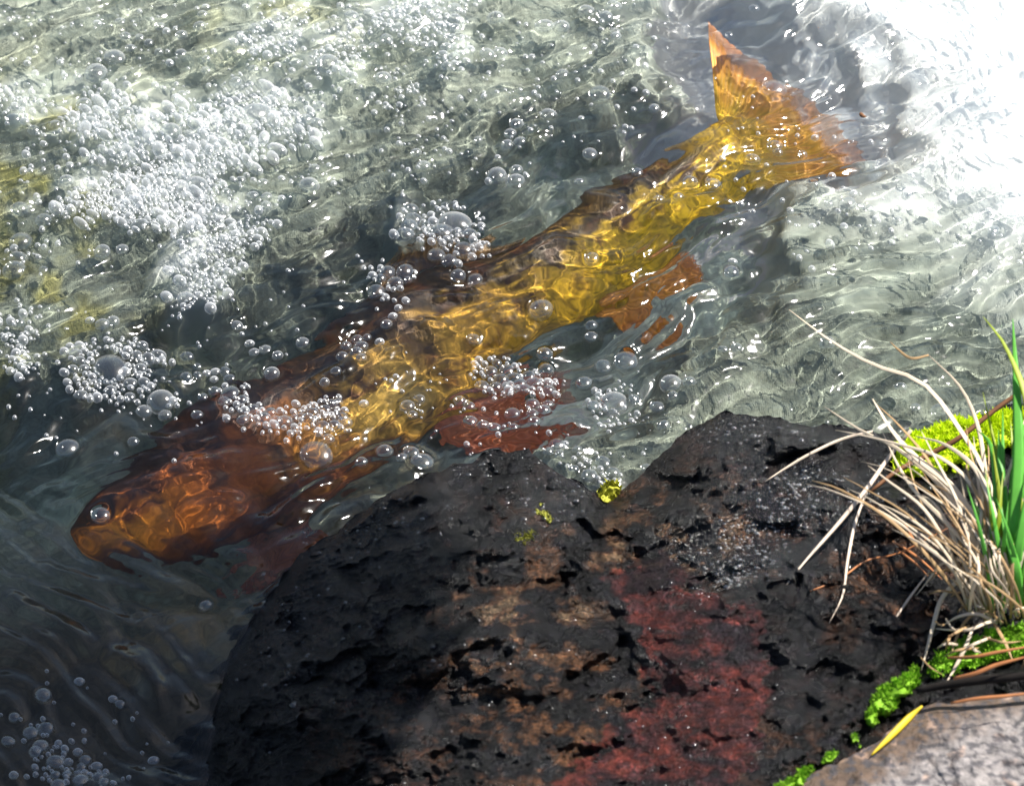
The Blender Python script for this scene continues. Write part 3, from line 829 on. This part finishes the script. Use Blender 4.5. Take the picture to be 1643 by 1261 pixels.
tag(drops, 'small beads added to catch sun glints on the wet black boulder', 'glint beads', kind='stuff')

# smaller grey stone against the boulder
SIL2 = [(1080,1420,.15),(1190,1300,.15),(1250,1265,.152),(1330,1228,.155),(1400,1195,.157),(1450,1152,.158),(1500,1128,.16),(1580,1118,.162),(1660,1108,.165),(1800,1100,.165)]
def stone_z(px, py):
    d, idx = seg_dist(px, py, SIL2)
    z0 = np.interp(idx, range(len(SIL2)), [s[2] for s in SIL2])
    return z0 + .028 * (1 - np.exp(-d / 70)) + sstep(0, 40, d) * (.004 * fbm(px / 90, py / 60, 351, 3) + .0012 * fbm(px / 22, py / 14, 353, 3))
sv, spx = rock_loft(SIL2, stone_z, [(1100,1560),(1400,1580),(1850,1560),(1870,1300)], 300, 140, 5, .14, 361)
X_, Y_ = spx[..., 0], spx[..., 1]
n = fbm(X_ / 40, Y_ / 30, 371, 4); m = fbm(X_ / 14, Y_ / 10, 375, 3)
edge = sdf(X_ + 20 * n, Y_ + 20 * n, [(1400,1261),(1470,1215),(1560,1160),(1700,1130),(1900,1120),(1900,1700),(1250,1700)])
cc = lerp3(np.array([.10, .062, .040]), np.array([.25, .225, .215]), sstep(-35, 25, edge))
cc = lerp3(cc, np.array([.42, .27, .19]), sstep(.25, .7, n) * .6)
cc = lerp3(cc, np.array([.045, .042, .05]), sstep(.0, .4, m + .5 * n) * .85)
stonem, nt, b, out = newmat('dry grey stone')
n1 = noise_tex(nt, 140, 8, .7)
nt.links.new(mixc(nt, 1.0, pigment(nt), ramp(nt, n1.outputs[0], [(.3, (.5, .5, .5)), (.7, (1.4, 1.4, 1.4))]), 'MULTIPLY'), b.inputs['Base Color'])
b.inputs['Roughness'].default_value = .55
nt.links.new(bump(nt, n1.outputs[0], .003, 1.0), b.inputs['Normal'])
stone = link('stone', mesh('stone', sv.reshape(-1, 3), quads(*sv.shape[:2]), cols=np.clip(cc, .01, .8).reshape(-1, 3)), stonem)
tag(stone, 'mottled pinkish grey stone lying against the black boulder below the grass', 'stone')

# ------------------------------------------------------------------ bubbles and foam
def film(name, milk, rim, pw=2.2, cst=.06):
    m, nt, b, out = newmat(name)
    nt.nodes.remove(b)
    lw = N(nt, 'ShaderNodeLayerWeight'); lw.inputs[0].default_value = .5
    f = math_n(nt, 'ADD', math_n(nt, 'MULTIPLY', math_n(nt, 'POWER', lw.outputs['Facing'], 3.2), rim), .11, True)
    tr = N(nt, 'ShaderNodeBsdfTransparent'); tr.inputs[0].default_value = (.98, .99, .99, 1)
    gl = N(nt, 'ShaderNodeBsdfGlossy'); gl.inputs['Roughness'].default_value = .15
    mx = N(nt, 'ShaderNodeMixShader')
    nt.links.new(f, mx.inputs[0]); nt.links.new(tr.outputs[0], mx.inputs[1]); nt.links.new(gl.outputs[0], mx.inputs[2])
    df = N(nt, 'ShaderNodeBsdfDiffuse'); df.inputs[0].default_value = (.95, .96, .98, 1)
    tl = N(nt, 'ShaderNodeBsdfTranslucent'); tl.inputs[0].default_value = (.95, .96, .98, 1)
    ad = N(nt, 'ShaderNodeMixShader'); ad.inputs[0].default_value = .5
    nt.links.new(df.outputs[0], ad.inputs[1]); nt.links.new(tl.outputs[0], ad.inputs[2])
    m2 = N(nt, 'ShaderNodeMixShader')
    fm = math_n(nt, 'MULTIPLY', math_n(nt, 'ADD', math_n(nt, 'POWER', lw.outputs['Facing'], pw), cst), milk, True)
    nt.links.new(fm, m2.inputs[0]); nt.links.new(mx.outputs[0], m2.inputs[1]); nt.links.new(ad.outputs[0], m2.inputs[2])
    nt.links.new(m2.outputs[0], out.inputs[0])
    return m
filmm = film('bubble film', .16, .85)
foamm = film('foam film', .80, .75, 1.5, .08)
dv, df_ = dome(12, 32, .70)
dome_m = mesh('bubble', dv, df_); dome_m.materials.append(filmm)
milkm = film('frothy bubble film', .45, .8)
dome_f = mesh('frothy_bubble', dv, df_); dome_f.materials.append(milkm)
FROTHY = ('foam', 'froth')
order = sorted(range(len(BUB)), key=lambda k: -BUB[k][2] - 100 * (BUB[k][4] is None))
SMALL = []
for rank, k in enumerate(order):
    px_, py_, d_, lab, grp = BUB[k]
    p = P(px_, py_ + .12 * d_, 0.0)
    z = float(np.mean([water_z(p[0] + a * .5 * d_ * PX, p[1] + bb * .5 * d_ * PX) for a, bb in ((1, 0), (-1, 0), (0, 1), (0, -1))]))
    if rank >= 300:
        SMALL.append((p[0], p[1], z, d_)); continue
    o = link('bubble', dome_f if any(w in lab for w in FROTHY) else dome_m, None)
    o.location = (p[0], p[1], z - .05 * d_ * PX)
    r = .5 * d_ * PX
    o.scale = (r * random.uniform(.92, 1.15), r * random.uniform(.92, 1.08), r * random.uniform(.62, 1.1))
    o.rotation_euler = (random.gauss(0, .08), random.gauss(0, .08), random.uniform(0, 6.28))
    tag(o, lab, 'bubble', grp)
fv, ff = dome(5, 12, .9)
ff = [tuple(f) for f in ff]
FV = []; FF = []; base = 0
placed = [(b[0], b[1], b[2] * .5) for b in BUB]
def add_foam(x, y, z, r, st=0.0, sa=0.0):
    global base
    q = fv * [r, r, r * random.uniform(.6, 1.0)]
    e = st * random.uniform(.7, 1.3) + random.uniform(0, .25); a = sa + random.gauss(0, .25)
    k = (q[:, 0] * math.cos(a) + q[:, 1] * math.sin(a)) * e
    q = q + np.stack([k * math.cos(a), k * math.sin(a), 0 * k], 1)
    FV.append(q + [x, y, z - .1 * r])
    FF.extend([tuple(i + base for i in f) for f in ff]); base += len(fv)
for x, y, z, d_ in SMALL:
    add_foam(x, y, z, .5 * d_ * PX)
rr = random.Random(5)
for ri, (poly, cnt, lo, hi) in enumerate(RAFTS):
    xs = [p[0] for p in poly]; ys = [p[1] for p in poly]
    mine = []; tries = 0
    loose = (max(xs) - min(xs)) * (max(ys) - min(ys)) > 60000
    while len(mine) < cnt and tries < cnt * 40:
        tries += 1
        x = rr.uniform(min(xs) - 20, max(xs) + 20); y = rr.uniform(min(ys) - 20, max(ys) + 20)
        jx = x + 16 * float(fbm(np.array(x / 30), np.array(y / 30), 451, 3)); jy = y + 14 * float(fbm(np.array(x / 30 + 40), np.array(y / 30), 453, 3))
        if rr.random() > float(sstep(-22, 40, sdf(np.array(jx), np.array(jy), poly))): continue
        if rr.random() > 1.15 + 1.3 * float(perlin(np.array(x / 38), np.array(y / 26), 455)): continue
        d_ = lo + (hi - lo) * rr.random() ** 2.6
        if any(math.hypot(x - a, (y - b_) * 1.3) < .70 * (c_ + d_ * .5) for a, b_, c_ in placed + mine): continue
        mine.append((x, y, d_ * .5))
        p = P(x, y, 0.0)
        add_foam(p[0], p[1], float(water_z(p[0], p[1])), .5 * d_ * PX, .75 if ri < 2 else .15, -1.15)
    placed += mine
foam = link('foam', mesh('foam', np.concatenate(FV), FF), foamm)
tag(foam, 'rafts of tiny white foam bubbles on the stream', 'foam', kind='stuff')

# ------------------------------------------------------------------ moss
def moss(label, poly, count, height, length, mat, zf=boulder_z, lean=(0, 0, 0)):
    xs = [p[0] for p in poly]; ys = [p[1] for p in poly]
    cx, cy = np.mean(xs), np.mean(ys)
    x = RNG.uniform(min(xs) - 12, max(xs) + 12, count * 6); y = RNG.uniform(min(ys) - 12, max(ys) + 12, count * 6)
    s = sdf(x, y, poly) + 9 * fbm(x / 18, y / 18, 401, 2)
    k = s > 0
    x, y, s = x[k][:count], y[k][:count], s[k][:count]
    dmax = max(s.max(), 1)
    lum = fbm(x / 14, y / 10, 405, 2)
    z = zf(x, y, False) if zf is boulder_z else zf(x, y)
    hh = height * (sstep(0, .6 * dmax, s) * .75 + .25 * np.clip(.5 + lum, 0, 1.3))
    p = P(x, y, z)
    origin = P(np.array(cx), np.array(cy), float(zf(np.array(cx), np.array(cy))))
    p = p - origin
    V = []; F = []
    # cushion under the leaves
    gx = np.linspace(min(xs) - 6, max(xs) + 6, 40); gy = np.linspace(min(ys) - 6, max(ys) + 6, 30)
    A, B = np.meshgrid(gx, gy)
    sg = sdf(A, B, poly) + 9 * fbm(A / 18, B / 18, 401, 2)
    zg = (zf(A, B, False) if zf is boulder_z else zf(A, B)) + np.where(sg > 0, height * sstep(0, .6 * dmax, sg) * .8, -.006)
    V.append(P(A, B, zg).reshape(-1, 3) - origin); qf = quads(30, 40); F += qf[(sg.ravel()[qf] > -3).all(1)].tolist(); nb = A.size
    for i in range(len(x)):
        b0 = p[i] + [0, 0, hh[i] * .7]
        d = np.array([RNG.normal(0, .45), RNG.normal(0, .45) - .15, 1.0]); d /= np.linalg.norm(d)
        L = length * RNG.uniform(.6, 1.3); w = length * .24
        e = np.cross(d, [RNG.normal(), RNG.normal(), .1]); e /= np.linalg.norm(e); g = np.cross(d, e)
        V.append(np.array([b0 + e * w, b0 - e * w * .5 + g * w * .87, b0 - e * w * .5 - g * w * .87, b0 + d * L * .55 + e * w * 1.1, b0 + d * L]))
        F += [[nb, nb + 1, nb + 3], [nb + 1, nb + 2, nb + 3], [nb + 2, nb, nb + 3], [nb, nb + 1, nb + 4], [nb + 1, nb + 2, nb + 4], [nb + 2, nb, nb + 4]]
        nb += 5
    o = link('moss_clump', mesh('moss_clump', np.concatenate(V), F, smooth=False), mat)
    o.location = origin
    return tag(o, label, 'moss')
lime = simple('lime moss', (.68, .86, .02), .7, .3, 90, .45)
green = simple('green moss', (.22, .44, .02), .7, .6, 90, .2)
olive = simple('olive moss', (.20, .20, .02), .7, .5, 90, .2)
moss('bright lime moss cushion on top of the boulder behind the dry grass', [(1432,735),(1450,712),(1500,690),(1560,678),(1620,668),(1700,662),(1700,705),(1620,718),(1570,740),(1530,755),(1480,770),(1440,760)], 5200, .018, .0062, lime)
moss('thick green moss roll in the crevice above the grey stone', [(1388,1152),(1395,1125),(1430,1095),(1470,1075),(1480,1095),(1450,1120),(1420,1150),(1395,1168)], 1100, .012, .0035, green)
moss('dark green moss bed spread round the roots of the grass', [(1478,1088),(1500,1055),(1540,1030),(1600,1010),(1700,990),(1700,1055),(1600,1058),(1540,1080)], 1800, .008, .0045, green)
moss('green moss strip at the near foot of the grey stone', [(1228,1275),(1262,1246),(1298,1236),(1300,1250),(1262,1275)], 420, .008, .0032, green)
moss('tiny green moss sprig beside the near moss strip', [(1314,1228),(1325,1213),(1340,1212),(1330,1226)], 120, .005, .003, green)
moss('smallest green moss dot below the thick moss roll', [(1366,1192),(1366,1182),(1379,1182),(1379,1192)], 70, .004, .0028, green)
moss('yellow green moss tuft in the notch between the boulder humps', [(960,800),(962,785),(975,778),(992,784),(992,800),(975,806)], 170, .008, .0045, simple('yellow moss', (.36, .36, .03), .7, .5, 90, .2))
moss('olive moss dab on the left hump of the boulder', [(824,874),(828,856),(842,848),(856,858),(848,874)], 120, .003, .003, olive)
moss('thin olive moss stain below the crest of the boulder', [(850,800),(870,815),(895,832),(880,838),(855,820)], 60, .002, .0025, olive)

# ------------------------------------------------------------------ grass, twigs and litter
def B3(pts):
    """photo points with a height above the boulder"""
    return np.array([P(np.array(float(x)), np.array(float(y)), float(boulder_z(np.array(float(x)), np.array(float(y)), False)) + h) for x, y, h in pts])
def A3(pts):
    """photo points with an absolute height"""
    return np.array([P(np.array(float(x)), np.array(float(y)), h) for x, y, h in pts])

straw = simple('bleached straw', (.76, .62, .46), .5, .35, 28, .2)
tanm = simple('tan straw', (.42, .27, .13), .5, .35, 60, .15)
gblade = simple('green blade', (.14, .46, .06), .45, .35, 60, .35)
yblade = simple('yellow green blade', (.34, .42, .03), .45, .3, 60, .35)
root = A3([(1600, 985, .155)])[0]
grass = empty('grass_tuft', root, 'tuft of long bleached dry blades with fresh green ones, rooted in moss on the boulder', 'grass tuft')
def blade(name, pts, wid, mat, parent=grass, org=root, **kw):
    v, f = blade_mesh(pts, wid * PX, **kw)
    return link(name, mesh(name, v - org, f), mat, parent)
Zr = .155
DRY = [
 ([(1612,965,.16),(1612,880,.19),(1585,770,.20),(1540,690,.195),(1480,615,.185),(1400,585,.175),(1330,545,.165),(1266,497,.16)], 13, straw),
 ([(1600,960,.16),(1592,860,.19),(1580,750,.195),(1568,680,.19),(1540,620,.185),(1488,568,.18)], 12, straw),
 ([(1490,570,.18),(1462,575,.18),(1440,560,.178),(1428,548,.177)], 7, tanm),
 ([(1606,970,.16),(1580,870,.19),(1530,785,.195),(1470,735,.19),(1430,690,.185),(1400,640,.18)], 20, straw),
 ([(1596,965,.16),(1560,860,.185),(1510,780,.19),(1440,720,.18),(1380,690,.17),(1322,652,.16)], 12, straw),
 ([(1600,975,.16),(1570,900,.18),(1520,840,.185),(1470,790,.18),(1440,745,.17),(1415,690,.17)], 11, straw),
 ([(1590,970,.16),(1556,890,.18),(1520,810,.19),(1490,740,.185),(1440,680,.18),(1405,648,.175)], 10, tanm),
 ([(1600,960,.16),(1590,860,.2),(1560,780,.205),(1510,735,.2),(1450,715,.19),(1390,700,.18),(1340,690,.175)], 10, straw),
 ([(1602,960,.16),(1600,850,.21),(1570,760,.215),(1520,715,.21),(1470,700,.2)], 15, straw),
 ([(1580,975,.16),(1548,905,.175),(1520,840,.18),(1490,800,.175),(1455,795,.165)], 9, straw),
 ([(1575,985,.155),(1550,930,.17),(1515,870,.175),(1485,820,.17),(1465,770,.165),(1455,725,.17)], 8, tanm),
 ([(1585,1000,.155),(1560,960,.165),(1545,900,.175),(1535,830,.18),(1515,770,.18)], 9, tanm),
 ([(1590,990,.155),(1570,905,.175),(1555,830,.185),(1540,760,.185)], 10, straw),
 ([(1605,965,.16),(1590,900,.18),(1572,840,.19),(1565,800,.19)], 14, straw),
 ([(1568,915,.165),(1545,925,.165),(1512,958,.155),(1498,1000,.15),(1485,1050,.146),(1478,1075,.144)], 12, straw),
 ([(1590,965,.16),(1560,912,.17),(1538,898,.17),(1510,905,.165),(1490,930,.155),(1470,955,.15)], 8, straw),
 ([(1600,1000,.155),(1570,985,.165),(1540,988,.165),(1510,1005,.155)], 9, straw),
 ([(1610,1000,.155),(1580,980,.165),(1550,995,.16),(1530,1035,.15),(1522,1075,.148)], 8, tanm),
 ([(1560,1010,.16),(1548,1040,.158),(1530,1075,.152),(1518,1095,.15)], 10, straw),
 ([(1595,1000,.158),(1612,1030,.16),(1625,1060,.158)], 9, tanm),
 ([(1600,995,.158),(1580,1000,.168),(1555,1010,.168),(1520,1010,.16),(1500,1008,.155)], 8, straw),
 ([(1625,975,.16),(1632,900,.2),(1640,820,.22),(1660,700,.24)], 9, straw),
 ([(1615,975,.16),(1600,920,.18),(1602,820,.21),(1630,720,.23),(1655,640,.24)], 9, straw),
 ([(1610,975,.16),(1618,900,.19),(1575,800,.205),(1562,700,.2)], 9, straw),
]
rg_ = random.Random(3); XGREEN = []
for k in range(28):                       # tangled dead bits round the roots
    bx_, by_ = rg_.uniform(1490, 1650), rg_.uniform(920, 1075); a_ = rg_.uniform(0, math.pi); L = rg_.uniform(25, 75)
    DRY.append(([(bx_ + L * (t - .5) * math.cos(a_), by_ + .7 * L * (t - .5) * math.sin(a_) + 6 * math.sin(t * 3 + a_), .158 + .010 * math.sin(t * 3.1) + rg_.uniform(0, .004)) for t in (0, .4, .7, 1)], rg_.uniform(4, 8), rg_.choice([straw, tanm, tanm])))
for k in range(44):
    bx_, by_ = rg_.uniform(1555, 1650), rg_.uniform(955, 1000)
    L = rg_.uniform(90, 330); lean_ = rg_.uniform(-.15, .95)
    pts = []
    for t in (0, .3, .6, .85, 1):
        pts.append((bx_ - L * lean_ * t ** 1.35 - 8 * rg_.uniform(-1, 1), by_ - L * t * (1 - .35 * lean_ * t) + 6 * rg_.uniform(-1, 1), .158 + .05 * math.sin(t * 2.4)))
    DRY.append((pts, rg_.uniform(4, 9), rg_.choice([straw, straw, tanm])))
for pts, w, m in DRY:
    blade('dry_blade', A3(pts), w * .58, m, fold=.25, thick=.18)
for k in range(14):
    bx_, by_ = rg_.uniform(1590, 1650), rg_.uniform(950, 985); L = rg_.uniform(120, 330); ln = rg_.uniform(-.12, .25)
    XGREEN.append(([(bx_ - L * ln * t ** 1.6, by_ - L * t, .16 + .07 * math.sin(t * 1.5)) for t in (0, .35, .7, 1)], rg_.uniform(6, 11), rg_.choice([gblade, yblade])))
GREEN = XGREEN + [
 ([(1618,960,.16),(1625,860,.21),(1634,740,.235),(1632,640,.25),(1625,512,.255)], 17, gblade),
 ([(1640,930,.17),(1645,780,.22),(1650,660,.25),(1615,560,.26),(1577,508,.265)], 13, yblade),
 ([(1600,950,.165),(1598,860,.2),(1600,780,.215),(1590,715,.215),(1568,690,.21)], 14, gblade),
 ([(1608,950,.165),(1612,850,.2),(1606,770,.22),(1602,690,.225)], 17, gblade),
 ([(1630,960,.165),(1640,850,.21),(1640,760,.23),(1643,680,.24)], 18, gblade),
 ([(1615,970,.16),(1622,880,.2),(1618,800,.22)], 12, yblade),
 ([(1595,960,.16),(1585,890,.19),(1572,830,.195),(1562,800,.19)], 10, gblade),
 ([(1604,965,.16),(1598,900,.195),(1592,840,.205),(1588,770,.21)], 11, gblade),
 ([(1625,960,.165),(1632,890,.205),(1648,800,.23),(1660,730,.24)], 15, gblade),
 ([(1578,985,.158),(1574,950,.165),(1566,915,.17),(1560,890,.175)], 8, yblade),
 ([(1636,980,.16),(1630,910,.2),(1610,840,.215),(1608,800,.22)], 13, gblade),
 ([(1645,980,.16),(1655,900,.2),(1640,820,.22),(1630,760,.23)], 13, yblade),
]
for pts, w, m in GREEN:
    blade('green_blade', A3(pts), w, m, fold=.35, tip=.05)

def litter(name, label, cat, pts, wid, mat, **kw):
    o3 = pts[0]
    v, f = blade_mesh(pts, wid * PX, **kw)
    o = link(name, mesh(name, v - o3, f), mat); o.location = o3
    return tag(o, label, cat)
brown = simple('brown twig bark', (.17, .075, .03), .55, .4, 150)
blackb = simple('dark wet bark', (.012, .010, .009), .8, .6, 250, 0, .1)
orange = simple('orange pine needle', (.36, .14, .05), .45, .4, 100)
pale = simple('pale straw', (.50, .40, .31), .5, .3, 80)
litter('reed_stem', 'brown reed stem slanting up behind the grass over the water', 'stem', A3([(1395,790,.12),(1440,755,.125),(1490,730,.13),(1540,702,.14),(1600,655,.15),(1680,600,.165)]), 8, brown, thick=1.0, tip=.8)
litter('dry_stalk', 'drooping tan stalk hanging left from the grass across the boulder', 'stalk', B3([(1462,690,.075),(1425,735,.05),(1392,782,.035),(1345,840,.022),(1292,900,.010),(1262,938,.003)]), 7, pale)
litter('dry_stalk', 'short pale stalk hanging straight down the boulder face', 'stalk', B3([(1392,785,.03),(1372,840,.02),(1360,900,.012),(1352,955,.008),(1330,1000,.003)]), 5, pale)
litter('dry_stalk', 'thin grey stalk pointing left over the boulder crest', 'stalk', B3([(1400,692,.03),(1350,705,.022),(1300,728,.016),(1262,750,.012),(1228,772,.006)]), 5, pale)
litter('root_thread', 'thin orange root thread curving across the boulder below the stalks', 'root', B3([(1300,948,.002),(1345,930,.003),(1380,905,.004),(1400,896,.006),(1440,888,.008),(1500,858,.012),(1530,842,.014)]), 3, orange)
for pts, lab in (
    ([(1432,868,.006),(1470,892,.008),(1500,918,.006),(1512,930,.004)], 'pine needle crossing under the root thread, uppermost of the fan'),
    ([(1438,880,.004),(1470,905,.006),(1490,925,.004)], 'pine needle in the middle of the fan on the boulder'),
    ([(1452,840,.006),(1470,872,.008),(1505,912,.006)], 'steepest pine needle of the fan on the boulder'),
    ([(1438,990,.003),(1462,955,.008),(1492,915,.010)], 'pale straw bit leaning the other way across the needle fan')):
    litter('pine_needle', lab, 'pine needle', B3(pts), 4, orange if 'pale' not in lab else pale)
litter('twig', 'dark wet twig lying in the crevice above the grey stone', 'twig', A3([(1470,1108,.172),(1520,1098,.178),(1580,1090,.184),(1640,1084,.188),(1720,1070,.192)]), 13, blackb, thick=.9, tip=.8)
litter('pine_needle', 'orange pine needle lying over the dark green moss bed', 'pine needle', A3([(1520,1055,.166),(1560,1054,.178),(1600,1046,.182),(1680,1032,.184)]), 5, orange)
litter('pine_needle', 'orange pine needle bent against the upper edge of the grey stone', 'pine needle', A3([(1525,1128,.188),(1570,1120,.193),(1615,1116,.194),(1680,1108,.194)]), 5, orange)
litter('pine_needle', 'short rusty pine needle at the end of the dark twig', 'pine needle', A3([(1530,1088,.186),(1565,1080,.192),(1600,1066,.196),(1660,1050,.2)]), 6, orange)
litter('fallen_leaf', 'narrow yellow leaf lying along the edge of the grey stone', 'leaf', np.array([P(np.array(x), np.array(y), float(stone_z(np.array(x), np.array(y))) + h) for x, y, h in ((1480., 1132., .006), (1460., 1150., .006), (1430., 1180., .006), (1398., 1211., .004))]), 11, simple('yellow leaf', (.62, .46, .02), .5, .25, 60, .2), root=.25, tip=.2)
v, f = blade_mesh(A3([(1380,182,.003),(1384,186,.004),(1390,188,.003)]), 7 * PX, thick=.5)
o = link('leaf_scrap', mesh('leaf_scrap', v, f), brown); tag(o, 'tiny brown leaf scrap floating beside the white water', 'leaf scrap')

# ------------------------------------------------------------------ bough added unseen above the frame, shaped to shade the near left water
SHADE = [(-260,780),(-60,800),(90,850),(160,900),(250,850),(330,862),(450,850),(560,900),(560,1060),(430,1500),(-260,1500)]
hb = 1.15
off = SUN * (hb / SUN[2])
bx0, by0 = 120., 1080.
borg = P(np.array(bx0), np.array(by0), 0.0) + off
leafm = simple('shade bough leaf', (.06, .12, .02), .5, .4, 30, .2)
barkm = simple('shade bough bark', (.08, .06, .045), .8, .4, 40)
bough = empty('shade_bough', borg, 'leafy bough added out of view to shade the near left water', 'tree bough')
LV = []; LF = []; nb = 0
rl = np.random.default_rng(23)
cand = rl.uniform([-260, 780], [560, 1480], (5200, 2))
sd = sdf(cand[:, 0], cand[:, 1], SHADE) + 26 * fbm(cand[:, 0] / 90, cand[:, 1] / 70, 501, 3)
for (x, y), k in zip(cand, sd):
    if k < 0: continue
    c = P(np.array(x), np.array(y), 0.0) + off - borg + np.array([0, 0, 1.0]) * rl.uniform(-.05, .05)
    c = c + (SUN / SUN[2]) * rl.uniform(-.04, .04)
    a = rl.normal(size=3) * [1, 1, .35]; a /= np.linalg.norm(a); b_ = np.cross(a, [rl.normal() * .4, rl.normal() * .4, 1]); b_ /= np.linalg.norm(b_)
    L = rl.uniform(.016, .030); w = L * .38
    LV.append(np.array([c - a * L * .5, c + b_ * w, c + a * L * .5, c - b_ * w, c + a * L * .12 + np.cross(a, b_) * .002]))
    LF += [(nb, nb + 1, nb + 4), (nb + 1, nb + 2, nb + 4), (nb + 2, nb + 3, nb + 4), (nb + 3, nb, nb + 4)]; nb += 5
link('foliage', mesh('foliage', np.concatenate(LV), LF), leafm, bough)
v, f = blade_mesh(np.array([[-.30, -.25, .02], [-.05, -.05, .0], [.15, -.25, .03], [.45, -.9, .02], [.7, -1.7, -.05]])[::-1], .03, thick=1.0, tip=.3, root=1.0, sides=8)
link('limb', mesh('limb', v, f), barkm, bough)
